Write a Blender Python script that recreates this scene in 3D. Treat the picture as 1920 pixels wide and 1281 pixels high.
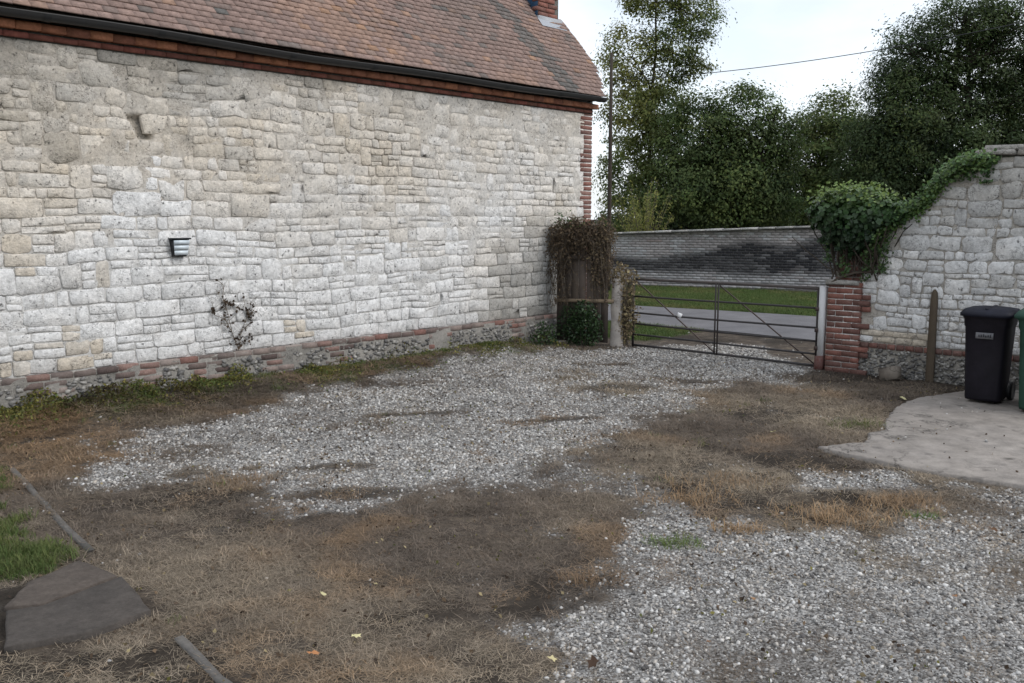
import bpy, math, random
import numpy as np
from mathutils import Vector, Matrix

for o in list(bpy.data.objects):
    bpy.data.objects.remove(o)
S = bpy.context.scene
C = S.collection
R_ = math.radians
rng = np.random.default_rng(11)
rnd = random.Random(5)

# ------------------------------------------------------------------ camera, sky, sun, exposure
HEAD = R_(42.8)                      # camera heading, anticlockwise from +X (the barn runs along +X)
PITCH = R_(7.676)
cam = bpy.data.cameras.new('camera')
cam.sensor_width = 36.0
cam.lens = 36.0 * 1725 / 1920
cam.clip_start = 0.1
cam.clip_end = 3000
camo = bpy.data.objects.new('camera', cam)
C.objects.link(camo)
camo.location = (0, 0, 2.0)
camo.rotation_euler = (R_(90) - PITCH, 0, HEAD - R_(90))
S.camera = camo

SUN_EL, SUN_AZ = 38.0, -68.0         # azimuth anticlockwise from +X
W = bpy.data.worlds.new('World')
S.world = W
W.use_nodes = True
wn, wl = W.node_tree.nodes, W.node_tree.links
wn.clear()
wo = wn.new('ShaderNodeOutputWorld')
wb = wn.new('ShaderNodeBackground')
sky = wn.new('ShaderNodeTexSky')
sky.sky_type = 'NISHITA'
sky.sun_disc = False
sky.sun_elevation = R_(SUN_EL)
sky.sun_rotation = R_(90 - SUN_AZ)
sky.air_density = 1.0
sky.dust_density = 1.6
tc = wn.new('ShaderNodeTexCoord')
mp = wn.new('ShaderNodeMapping')
mp.inputs['Scale'].default_value = (1.0, 1.0, 2.6)
ns = wn.new('ShaderNodeTexNoise')
ns.inputs['Scale'].default_value = 1.7
ns.inputs['Detail'].default_value = 7
ns.inputs['Roughness'].default_value = 0.55
cr = wn.new('ShaderNodeValToRGB')
cr.color_ramp.elements[0].position = 0.36
cr.color_ramp.elements[0].color = (.55, .55, .55, 1)
cr.color_ramp.elements[1].position = 0.60
mx = wn.new('ShaderNodeMix')
mx.data_type = 'RGBA'
mx.inputs['B'].default_value = (8.1, 8.55, 9.1, 1)      # thin bright cloud, in the sky texture's units
wl.new(tc.outputs['Generated'], mp.inputs['Vector'])
wl.new(mp.outputs['Vector'], ns.inputs['Vector'])
wl.new(ns.outputs['Fac'], cr.inputs['Fac'])
wl.new(cr.outputs['Color'], mx.inputs['Factor'])
wl.new(sky.outputs['Color'], mx.inputs['A'])
wl.new(mx.outputs['Result'], wb.inputs['Color'])
wl.new(wb.outputs['Background'], wo.inputs['Surface'])
wb.inputs['Strength'].default_value = 0.12

sun = bpy.data.lights.new('sun', 'SUN')
sun.energy = 1.25
sun.angle = R_(24)
sun.color = (1.0, 0.965, 0.92)
suno = bpy.data.objects.new('sun', sun)
C.objects.link(suno)
sd = Vector((math.cos(R_(SUN_EL)) * math.cos(R_(SUN_AZ)), math.cos(R_(SUN_EL)) * math.sin(R_(SUN_AZ)), math.sin(R_(SUN_EL))))
suno.rotation_euler = (-sd).to_track_quat('-Z', 'Y').to_euler()

S.view_settings.view_transform = 'Standard'
S.view_settings.look = 'None'
S.view_settings.gamma = 1.0
S.view_settings.exposure = 0.42
S.view_settings.use_curve_mapping = False
S.render.engine = 'CYCLES'
S.cycles.max_bounces = 4
S.cycles.diffuse_bounces = 3
S.cycles.glossy_bounces = 2
S.cycles.transmission_bounces = 2
S.cycles.transparent_max_bounces = 4
S.cycles.use_denoising = True

# ------------------------------------------------------------------ small tools
def hash2(i, j, seed):
    n = (i.astype(np.int64) * 374761393 + j.astype(np.int64) * 668265263 + seed * 974634777) & 0x7fffffff
    n = ((n ^ (n >> 13)) * 1274126177) & 0x7fffffff
    return ((n ^ (n >> 16)) & 0xffffff) / float(0xffffff)

def vnoise(x, y, seed=0):
    x = np.asarray(x, float); y = np.asarray(y, float)
    i = np.floor(x); j = np.floor(y)
    a = x - i; b = y - j
    a = a * a * (3 - 2 * a); b = b * b * (3 - 2 * b)
    return (hash2(i, j, seed) * (1 - a) + hash2(i + 1, j, seed) * a) * (1 - b) + \
           (hash2(i, j + 1, seed) * (1 - a) + hash2(i + 1, j + 1, seed) * a) * b

def fbm(x, y, f=1.0, octv=4, seed=0):
    s = 0; a = 0.5; t = 0
    for k in range(octv):
        s = s + a * vnoise(np.asarray(x) * f, np.asarray(y) * f, seed + k * 17)
        t += a; a *= 0.5; f *= 2.03
    return s / t

def sstep(a, b, x):
    t = np.clip((np.asarray(x, float) - a) / (b - a), 0, 1)
    return t * t * (3 - 2 * t)

def poly_sd(x, y, P):
    """signed distance to a polygon, positive inside"""
    x = np.asarray(x, float); y = np.asarray(y, float)
    ins = np.zeros(x.shape, bool); d = np.full(x.shape, 1e9)
    n = len(P)
    for k in range(n):
        x1, y1 = P[k]; x2, y2 = P[(k + 1) % n]
        if y1 != y2:
            c = ((y1 > y) != (y2 > y)) & (x < (x2 - x1) * (y - y1) / (y2 - y1) + x1)
            ins ^= c
        dx, dy = x2 - x1, y2 - y1
        t = np.clip(((x - x1) * dx + (y - y1) * dy) / (dx * dx + dy * dy + 1e-12), 0, 1)
        d = np.minimum(d, np.hypot(x - x1 - t * dx, y - y1 - t * dy))
    return np.where(ins, d, -d)

FW = np.array([math.cos(HEAD), math.sin(HEAD), 0.0])
RT = np.array([math.sin(HEAD), -math.cos(HEAD), 0.0])

def in_view(P, m=0.03):
    """is a point inside the photograph's view (only used to choose which pieces are made singly)"""
    d = np.asarray(P, float) - np.array([0, 0, 2.0])
    fw = d @ FW; r = d @ RT; u = d[..., 2]
    z = fw * math.cos(PITCH) - u * math.sin(PITCH); v = fw * math.sin(PITCH) + u * math.cos(PITCH)
    z = np.where(z < 0.1, 0.1, z)
    return (np.abs(r / z) < 960 / 1725 + m) & (np.abs(v / z) < 640 / 1725 + m)

def mesh_np(name, verts, faces, mat=None, tint=None, smooth=False):
    """verts (N,3); faces: array (M,k) or list of such arrays; tint (N,3) per vertex"""
    if not isinstance(faces, list):
        faces = [faces]
    faces = [np.asarray(f, np.int32) for f in faces if len(f)]
    me = bpy.data.meshes.new(name)
    verts = np.asarray(verts, np.float32)
    me.vertices.add(len(verts))
    me.vertices.foreach_set('co', verts.ravel())
    lp = np.concatenate([f.ravel() for f in faces])
    cnt = np.concatenate([np.full(len(f), f.shape[1], np.int32) for f in faces])
    st = np.concatenate([[0], np.cumsum(cnt)[:-1]]).astype(np.int32)
    me.loops.add(len(lp)); me.loops.foreach_set('vertex_index', lp)
    me.polygons.add(len(cnt)); me.polygons.foreach_set('loop_start', st); me.polygons.foreach_set('loop_total', cnt)
    if smooth:
        me.polygons.foreach_set('use_smooth', np.ones(len(cnt), bool))
    me.update(calc_edges=True)
    if tint is not None:
        add_tint(me, tint)
    if mat:
        me.materials.append(mat)
    return me

def add_tint(me, tint, name='tint'):
    n = len(me.vertices)
    t = np.ones((n, 4), np.float32)
    t[:, :3] = np.asarray(tint, np.float32).reshape(-1, 3) if np.ndim(tint) > 1 else np.tile(np.asarray(tint, np.float32), (n, 1))
    a = me.attributes.new(name, 'FLOAT_COLOR', 'POINT')
    a.data.foreach_set('color', t.ravel())

def link(name, me, parent=None, loc=None, rot=None):
    o = bpy.data.objects.new(name, me)
    C.objects.link(o)
    if parent is not None:
        o.parent = parent
    if loc is not None:
        o.location = loc
    if rot is not None:
        o.rotation_euler = rot
    return o

def tag(o, label=None, cat=None, group=None, kind=None):
    if label: o['label'] = label
    if cat: o['category'] = cat
    if group: o['group'] = group
    if kind: o['kind'] = kind
    return o

def empty(name, loc, label, cat, group=None, rz=0):
    o = bpy.data.objects.new(name, None)
    C.objects.link(o)
    o.location = loc; o.rotation_euler = (0, 0, rz)
    o.empty_display_size = 0.2
    return tag(o, label, cat, group)

class MB:
    """collects shapes with a tint per shape"""
    def __init__(s): s.v = []; s.q = []; s.t = []; s.c = []; s.n = 0
    def add(s, v, q=None, t=None, tint=(1, 0, 0)):
        v = np.asarray(v, float)
        if q is not None and len(q): s.q.append(np.asarray(q) + s.n)
        if t is not None and len(t): s.t.append(np.asarray(t) + s.n)
        s.v.append(v); s.c.append(np.tile(np.asarray(tint, float), (len(v), 1)) if np.ndim(tint) == 1 else np.asarray(tint)); s.n += len(v)
        return s
    def box(s, x0, x1, y0, y1, z0, z1, tint=(1, 0, 0), jit=0.0):
        v = np.array([(x, y, z) for z in (z0, z1) for y in (y0, y1) for x in (x0, x1)], float)
        if jit: v += rng.uniform(-jit, jit, v.shape)
        return s.add(v, BOXQ, None, tint)
    def obox(s, c, u, v, w, tint=(1, 0, 0)):
        """box about c with half-axis vectors u, v, w"""
        c, u, v, w = (np.asarray(a, float) for a in (c, u, v, w))
        p = np.array([c + a * u + b * v + d * w for d in (-1, 1) for b in (-1, 1) for a in (-1, 1)])
        return s.add(p, BOXQ, None, tint)
    def tube(s, pts, rad, n=6, tint=(1, 0, 0), cap=True):
        pts = np.asarray(pts, float); m = len(pts)
        rad = np.full(m, rad) if np.isscalar(rad) else np.asarray(rad, float)
        tg = np.gradient(pts, axis=0); tg /= np.linalg.norm(tg, axis=1)[:, None] + 1e-9
        up = np.array([0, 0, 1.0]) if abs(tg[0][2]) < 0.9 else np.array([1.0, 0, 0])
        a = np.cross(tg, up); a /= np.linalg.norm(a, axis=1)[:, None] + 1e-9
        b = np.cross(tg, a)
        th = np.arange(n) * 2 * math.pi / n
        v = (pts[:, None] + rad[:, None, None] * (np.cos(th)[None, :, None] * a[:, None] + np.sin(th)[None, :, None] * b[:, None])).reshape(-1, 3)
        i = np.arange(m - 1)[:, None] * n; k = np.arange(n)[None]
        k2 = (k + 1) % n
        q = np.stack([i + k, i + k2, i + n + k2, i + n + k], -1).reshape(-1, 4)
        t = None
        if cap:
            t = np.array([[0, j + 1, j] for j in range(1, n - 1)] + [[(m - 1) * n, (m - 1) * n + j, (m - 1) * n + j + 1] for j in range(1, n - 1)])
        return s.add(v, q, t, tint)
    def mesh(s, name, mat, smooth=False):
        f = []
        if s.q: f.append(np.concatenate(s.q))
        if s.t: f.append(np.concatenate(s.t))
        return mesh_np(name, np.concatenate(s.v), f, mat, np.concatenate(s.c), smooth)
    def build(s, name, mat, parent=None, smooth=False, kind=None):
        o = link(name, s.mesh(name, mat, smooth), parent)
        if kind: o['kind'] = kind
        return o

BOXQ = np.array([[0, 2, 3, 1], [4, 5, 7, 6], [0, 1, 5, 4], [1, 3, 7, 5], [3, 2, 6, 7], [2, 0, 4, 6]])

# ------------------------------------------------------------------ materials
def tint_mat(name, c1, c2, c3, rough=0.85, n1=(3.0, 0.25), n2=(40.0, 0.2), bump=0.0, bscale=60.0, inst=False, trans=0.0, spec=0.25, mixn=0.0, metal=0.0, mott=None, crack=None):
    """colour = c1 blended to c2 (tint green) and c3 (tint blue), times tint red, with two grains of noise"""
    m = bpy.data.materials.new(name)
    m.use_nodes = True
    N, L = m.node_tree.nodes, m.node_tree.links
    b = N['Principled BSDF']
    at = N.new('ShaderNodeAttribute'); at.attribute_name = 'tint'
    if inst: at.attribute_type = 'INSTANCER'
    sp = N.new('ShaderNodeSeparateColor'); L.new(at.outputs['Color'], sp.inputs['Color'])
    geo = N.new('ShaderNodeNewGeometry')
    def noise(sc, det=4, rg=0.6):
        n = N.new('ShaderNodeTexNoise'); n.inputs['Scale'].default_value = sc; n.inputs['Detail'].default_value = det; n.inputs['Roughness'].default_value = rg
        L.new(geo.outputs['Position'], n.inputs['Vector']); return n
    def math_(op, a, bb, cl=False):
        n = N.new('ShaderNodeMath'); n.operation = op; n.use_clamp = cl
        for i, x in enumerate((a, bb)):
            if isinstance(x, (int, float)): n.inputs[i].default_value = x
            else: L.new(x, n.inputs[i])
        return n.outputs[0]
    def mixc(f, a, bb, mode='MIX'):
        n = N.new('ShaderNodeMix'); n.data_type = 'RGBA'; n.blend_type = mode
        for k, x in (('Factor', f), ('A', a), ('B', bb)):
            if isinstance(x, (int, float)): n.inputs[k].default_value = x
            elif isinstance(x, tuple): n.inputs[k].default_value = (*x, 1)
            else: L.new(x, n.inputs[k])
        return n.outputs['Result']
    na = noise(n1[0]); nb = noise(n2[0], 5, 0.65)
    g = sp.outputs['Green']; bl = sp.outputs['Blue']
    if mixn:
        g = math_('ADD', g, math_('MULTIPLY', math_('SUBTRACT', na.outputs['Fac'], 0.5), mixn), True)
        bl = math_('ADD', bl, math_('MULTIPLY', math_('SUBTRACT', nb.outputs['Fac'], 0.52), mixn), True)
    col = mixc(bl, mixc(g, c1, c2), c3)
    v = math_('MULTIPLY', sp.outputs['Red'], math_('ADD', 1 - n1[1] / 2 - n2[1] / 2, math_('ADD', math_('MULTIPLY', na.outputs['Fac'], n1[1]), math_('MULTIPLY', nb.outputs['Fac'], n2[1]))))
    if mott:
        nm = noise(mott[0], 5, 0.75)
        v = math_('MULTIPLY', v, math_('ADD', 1 - mott[1] * .5, math_('MULTIPLY', math_('SUBTRACT', math_('MULTIPLY', nm.outputs['Fac'], 2.4), .7, True), mott[1])))
    if crack:
        mpn = N.new('ShaderNodeMapping'); mpn.inputs['Scale'].default_value = (1, 1, 1.7)
        L.new(geo.outputs['Position'], mpn.inputs['Vector'])
        nc = N.new('ShaderNodeTexNoise'); nc.inputs['Scale'].default_value = crack[0]; nc.inputs['Detail'].default_value = 5; nc.inputs['Roughness'].default_value = .62
        L.new(mpn.outputs['Vector'], nc.inputs['Vector'])
        ln = math_('SUBTRACT', 1.0, math_('DIVIDE', math_('ABSOLUTE', math_('SUBTRACT', nc.outputs['Fac'], .5), 0), .022), True)
        pt = noise(crack[0] * 1.9, 3, .5)
        pit = math_('MULTIPLY', math_('SUBTRACT', pt.outputs['Fac'], .615, True), 8.0, True)
        gate_n = noise(crack[0] * .35, 2, .5)
        ln = math_('MULTIPLY', ln, math_('MULTIPLY', math_('SUBTRACT', gate_n.outputs['Fac'], .47, True), 8.0, True))
        v = math_('MULTIPLY', v, math_('SUBTRACT', 1.0, math_('MULTIPLY', math_('MAXIMUM', ln, pit), crack[1])))  # dark cracks and pits: weathering, plus relief shading painted into the colour
    cmb = N.new('ShaderNodeCombineColor')
    for k in ('Red', 'Green', 'Blue'): L.new(v, cmb.inputs[k])
    col = mixc(1.0, col, cmb.outputs['Color'], 'MULTIPLY')
    L.new(col, b.inputs['Base Color'])
    b.inputs['Roughness'].default_value = rough
    b.inputs['Metallic'].default_value = metal
    b.inputs['Specular IOR Level'].default_value = spec
    if bump:
        nz = noise(bscale, 3, 0.7); nz2 = noise(bscale * 0.22, 3, 0.6)
        h = math_('ADD', nz.outputs['Fac'], math_('MULTIPLY', nz2.outputs['Fac'], .45))
        bp = N.new('ShaderNodeBump'); bp.inputs['Strength'].default_value = 1.0; bp.inputs['Distance'].default_value = bump
        L.new(h, bp.inputs['Height']); L.new(bp.outputs['Normal'], b.inputs['Normal'])
    if trans:
        tr = N.new('ShaderNodeBsdfTranslucent'); L.new(col, tr.inputs['Color'])
        ms = N.new('ShaderNodeMixShader'); ms.inputs[0].default_value = trans
        L.new(b.outputs['BSDF'], ms.inputs[1]); L.new(tr.outputs['BSDF'], ms.inputs[2])
        L.new(ms.outputs[0], N['Material Output'].inputs['Surface'])
    return m

M = {}
M['limewash'] = tint_mat('limewashed_stone', (0.625, 0.62, 0.615), (0.52, 0.455, 0.37), (0.19, 0.185, 0.17), 0.92, (5, .25), (75, .35), 0.010, 55, mixn=0.55, mott=(24, .62), crack=(13, .8))
M['mortar'] = tint_mat('lime_mortar', (0.575, 0.565, 0.55), (0.49, 0.43, 0.355), (0.17, 0.165, 0.15), 0.95, (6, .3), (60, .4), 0.008, 55, mixn=0.5, mott=(26, .62), crack=(14, .8))
M['brick'] = tint_mat('clay_brick', (0.19, 0.080, 0.062), (0.095, 0.066, 0.062), (0.42, 0.37, 0.33), 0.9, (14, .4), (90, .4), 0.003, 110, mixn=0.4, mott=(30, .5))
M['eaves_brick'] = tint_mat('orange_clay_brick', (0.36, 0.155, 0.088), (0.20, 0.070, 0.054), (0.09, 0.06, 0.05), 0.9, (9, .4), (80, .35), 0.003, 90, mixn=0.5, mott=(20, .6))
M['tile'] = tint_mat('clay_roof_tile', (0.25, 0.178, 0.156), (0.33, 0.205, 0.14), (0.125, 0.122, 0.117), 0.92, (5, .3), (60, .4), 0.003, 80, mixn=0.35, mott=(22, .6))
M['flint'] = tint_mat('flint', (0.34, 0.325, 0.30), (0.125, 0.12, 0.115), (0.045, 0.045, 0.048), 0.55, (20, .3), (90, .3), 0.003, 90, spec=.4)
M['farbrick'] = tint_mat('limewashed_brick', (0.44, 0.435, 0.44), (0.26, 0.19, 0.165), (0.028, 0.028, 0.032), 0.92, (3, .25), (25, .35), mixn=0.4, mott=(9, .5))
M['iron'] = tint_mat('black_plastic_gutter', (0.012, 0.013, 0.015), (0.05, 0.045, 0.04), (0.12, 0.05, 0.03), 0.45, (4, .3), (30, .3), 0.001, 60, spec=.4)
M['gate'] = tint_mat('painted_gate_steel', (0.022, 0.022, 0.024), (0.075, 0.04, 0.03), (0.15, 0.14, 0.13), 0.55, (6, .4), (50, .4), 0.001, 80, mixn=0.4, spec=.4)
M['wood'] = tint_mat('weathered_timber', (0.105, 0.085, 0.075), (0.17, 0.13, 0.085), (0.05, 0.04, 0.035), 0.88, (8, .3), (60, .5), 0.003, 70, mixn=0.3)
M['concrete'] = tint_mat('old_concrete', (0.33, 0.30, 0.275), (0.21, 0.18, 0.15), (0.11, 0.10, 0.095), 0.92, (1.6, .35), (30, .3), 0.004, 50, mixn=0.75, mott=(4, .65), crack=(2.2, .6))
M['whitepaint'] = tint_mat('worn_white_paint', (0.62, 0.62, 0.63), (0.33, 0.31, 0.30), (0.17, 0.045, 0.03), 0.7, (9, .3), (40, .3), 0.002, 60, mixn=0.5)
M['binblack'] = tint_mat('dark_bin_plastic', (0.011, 0.009, 0.013), (0.009, 0.011, 0.02), (0.3, 0.3, 0.32), 0.6, (3, .5), (60, .3), 0.0006, 150, spec=.2, mott=(8, .7))
M['bingreen'] = tint_mat('green_bin_plastic', (0.022, 0.060, 0.042), (0.015, 0.04, 0.03), (0.02, 0.02, 0.02), 0.6, (3, .3), (60, .2), 0.0006, 150, spec=.2, mott=(8, .5))
M['lead'] = tint_mat('lead_sheet', (0.34, 0.35, 0.37), (0.07, 0.16, 0.30), (0.2, 0.2, 0.2), 0.5, (4, .3), (30, .2), 0.002, 30)
M['slab'] = tint_mat('dark_paving_stone', (0.058, 0.051, 0.046), (0.084, 0.066, 0.054), (0.2, 0.19, 0.18), 0.9, (4, .4), (60, .4), 0.004, 70, mixn=0.25, mott=(14, .6))
M['edging'] = tint_mat('weathered_grey_timber', (0.12, 0.112, 0.104), (0.085, 0.075, 0.065), (0.045, 0.04, 0.035), 0.9, (8, .4), (60, .5), 0.003, 70, mixn=0.4, mott=(16, .6))
M['asphalt'] = tint_mat('asphalt', (0.12, 0.118, 0.128), (0.16, 0.15, 0.145), (0.05, 0.05, 0.05), 0.9, (.6, .35), (40, .35), 0.003, 120, mixn=0.5, mott=(1.4, .5))
M['leaf'] = tint_mat('tree_leaf', (0.058, 0.092, 0.030), (0.18, 0.16, 0.045), (0.020, 0.036, 0.018), 0.6, (.6, .4), (5, .3), trans=0.45)
M['ivy'] = tint_mat('ivy_leaf', (0.045, 0.095, 0.030), (0.17, 0.23, 0.05), (0.018, 0.036, 0.020), 0.45, (5, .3), (30, .2), trans=0.25, spec=.4)
M['deadleaf'] = tint_mat('dead_leaf', (0.155, 0.108, 0.070), (0.33, 0.275, 0.15), (0.055, 0.038, 0.028), 0.8, (6, .3), (40, .3), trans=0.2)
M['weed'] = tint_mat('weed_leaf', (0.085, 0.12, 0.03), (0.30, 0.24, 0.06), (0.055, 0.04, 0.022), 0.65, (3, .4), (30, .3), trans=0.3)
M['bark'] = tint_mat('bark', (0.045, 0.037, 0.030), (0.08, 0.065, 0.05), (0.03, 0.03, 0.025), 0.95, (3, .4), (20, .4), 0.01, 20, mixn=0.4)
M['pebble'] = tint_mat('gravel_chip', (0.57, 0.56, 0.545), (0.34, 0.29, 0.235), (0.085, 0.08, 0.078), 0.85, (2, .2), (60, .35), inst=True)
M['straw'] = tint_mat('dead_grass', (0.315, 0.26, 0.195), (0.155, 0.126, 0.102), (0.34, 0.225, 0.13), 0.8, (2, .4), (25, .3), inst=True, trans=0.15)
M['turf'] = tint_mat('green_grass', (0.075, 0.125, 0.032), (0.20, 0.185, 0.075), (0.045, 0.078, 0.02), 0.7, (1.2, .4), (20, .3), inst=True, trans=0.3)
M['fleaf'] = tint_mat('fallen_leaf', (0.55, 0.50, 0.28), (0.50, 0.20, 0.08), (0.09, 0.05, 0.03), 0.7, (20, .2), (90, .2), trans=0.2)
M['lampwhite'] = tint_mat('lamp_glass', (0.62, 0.68, 0.72), (0.35, 0.42, 0.48), (0.02, 0.02, 0.02), 0.3, (9, .1), (40, .1), spec=.5)

# ------------------------------------------------------------------ ground layout (metres, world)
GRAV_A = [(10.63, 9.16), (11.5, 8.36), (12.1, 7.9), (13.0, 7.4), (12.9, 6.6), (12.0, 6.0), (11.51, 5.19), (10.17, 4.78), (10.16, 5.47), (8.97, 5.49), (8.29, 5.13), (7.31, 5.07), (6.59, 4.97), (5.64, 4.75), (5.01, 4.64), (4.34, 4.86), (3.85, 4.87), (3.43, 5.15), (3.46, 5.68), (3.76, 6.27), (3.38, 6.57), (2.59, 6.72), (2.56, 7.09), (2.88, 7.56), (3.6, 8.2), (4.75, 8.3), (5.88, 8.7), (7.37, 8.95), (9.1, 9.2), (10.11, 9.26)]
GRAV_B = [(3.23, 2.81), (3.73, 2.94), (4.25, 3.06), (4.76, 3.5), (5.22, 3.42), (5.65, 2.72), (5.7, 2.1), (6.64, 2.06), (7.43, 2.31), (7.41, 1.7), (8.3, 0.2), (7.3, -3.0), (1.5, -3.0), (1.9, 1.2), (2.59, 2.01), (2.91, 2.38)]
GRAV_B2 = [(6.2, 2.95), (6.74, 3.1), (7.4, 2.52), (7.0, 2.2), (6.72, 2.34)]
MIX = [(4.99, 4.62), (5.68, 4.66), (5.95, 3.91), (5.22, 3.42), (4.76, 3.5), (4.25, 3.06), (4.09, 3.23), (4.6, 3.9)]
PATCHES = [(8.7, 6.4, .55, .38), (3.95, 5.35, .55, .16), (4.35, 6.0, .35, .12), (9.7, 5.9, .35, .25), (6.1, 7.0, .5, .1), (9.9, 7.6, .5, .12), (6.9, 5.75, .6, .14)]
SLAB = [(9.3, 3.40), (9.75, 3.5), (10.32, 3.52), (11.23, 3.25), (11.63, 3.0), (11.63, 0.6), (11.06, -1.0), (7.52, -1.0), (7.50, 1.2), (7.44, 1.9), (7.39, 2.46), (7.47, 2.95), (7.52, 3.34), (7.72, 3.27), (7.95, 3.10), (8.35, 3.24), (8.62, 3.18), (8.87, 3.30)]
LAWN = [(0.5, 9.4), (2.2, 9.4), (2.50, 7.82), (2.36, 6.72), (2.16, 5.50), (1.85, 5.42), (1.2, 5.6), (-1, 6.2), (-1, 9.4)]
ROADN, ROADF = 14.35, lambda y: 17.25 + (12 - y) * 0.16
WALLX = lambda y: 22.33 + (15.56 - y) * 0.3645          # the far wall's foot

def gz(x, y):
    x = np.asarray(x, float); y = np.asarray(y, float)
    near = 1 - sstep(11.0, 12.5, x)
    z = ((fbm(x, y, 0.9, 4, 3) - 0.5) * 0.05 + (fbm(x, y, 4.2, 3, 13) - .5) * .035) * near
    bank = sstep(8.55, 9.35, y) * (1 - sstep(9.5, 11.2, x)) * (1 - sstep(9.6, 9.9, y))
    z = z + bank * (0.13 + 0.05 * fbm(x, y, 1.5, 2, 9))
    flat = sstep(-0.15, 0.05, poly_sd(x, y, SLAB))
    z = z * (1 - flat) - 0.02 * flat
    pv = sstep(.75, .45, np.hypot((x - 1.78) / .62, (y - 4.78) / .75))
    z = z * (1 - pv) + .008 * pv
    return z

def fields(x, y):
    """how much gravel, green grass, dark earth and painted wall shade lies at each point"""
    x = np.asarray(x, float); y = np.asarray(y, float)
    w = (fbm(x, y, 2.2, 4, 21) - 0.5) * 0.75
    w2 = (fbm(x, y, 7, 3, 27) - .5) * .5
    g = sstep(-0.14, 0.22, poly_sd(x, y, GRAV_A) + w * 0.8 + w2)
    g = np.maximum(g, sstep(-0.16, 0.24, poly_sd(x, y, GRAV_B) + w + w2))
    g = np.maximum(g, 0.9 * sstep(-0.08, 0.1, poly_sd(x, y, GRAV_B2) + w * .6))
    g = np.maximum(g, sstep(0.47, 0.64, fbm(x, y, 2.4, 4, 77)) * 0.75 * sstep(-0.3, 0.2, poly_sd(x, y, MIX)))
    hole = np.zeros(x.shape)
    for (cx, cy, rx, ry) in PATCHES:
        # patches lie along the sight of the old wheel tracks
        a = R_(-40); u = (x - cx) * math.cos(a) + (y - cy) * math.sin(a); v = -(x - cx) * math.sin(a) + (y - cy) * math.cos(a)
        hole = np.maximum(hole, sstep(1.25, 0.55, np.hypot(u / rx, v / ry) + w * 1.2))
    g = g * (1 - 0.85 * hole)
    g = g * (1 - 0.35 * sstep(0.60, 0.72, fbm(x, y, 1.1, 4, 55)))
    # thin stray gravel in the dead grass
    g = np.maximum(g, 0.12 * sstep(0.62, 0.74, fbm(x, y, 1.7, 4, 91)))
    lawn = sstep(-0.05, 0.2, poly_sd(x, y, LAWN) + w * .5) * sstep(0.40, 0.52, fbm(x, y, 2.6, 3, 31))
    bankg = sstep(8.75, 9.15, y) * sstep(9.8, 9.5, y) * sstep(11.3, 10.4, x) * sstep(-1, 0, x) * 0.7
    verge = np.maximum(sstep(ROADF(y), ROADF(y) + .15, x), sstep(12.2, 12.6, x) * sstep(8.35, 8.75, y + w * .4) * sstep(ROADN + .02, ROADN - .1, x))
    far = sstep(22, 24, x)
    gr = np.clip(np.maximum(np.maximum(lawn, bankg * sstep(.35, .6, fbm(x, y, 2.1, 3, 8))), verge * (1 - far)), 0, 1)
    g = g * (1 - np.clip(gr * 1.2, 0, 1)) * sstep(14.3, 13.8, x)
    dark = np.maximum(hole * .95, 0.9 * far)
    dark = np.maximum(dark, .9 * sstep(.50, .64, fbm(x, y, 1.3, 5, 63)) * (1 - g))
    d_edge = np.minimum(np.abs(poly_sd(x, y, GRAV_A)), 9)
    dark = np.maximum(dark, .75 * sstep(.28, .0, d_edge) * sstep(5.6, 5.2, y) * sstep(.4, .55, fbm(x, y, 1.4, 3, 12)))
    dark = np.maximum(dark, .7 * sstep(10.6, 11.2, x) * sstep(12.0, 11.8, x) * sstep(5.4, 5.1, y) * sstep(2.9, 3.3, y))  # shade at the stone wall's foot, painted into the ground colour
    return g, gr, np.clip(dark, 0, 1)

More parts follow.
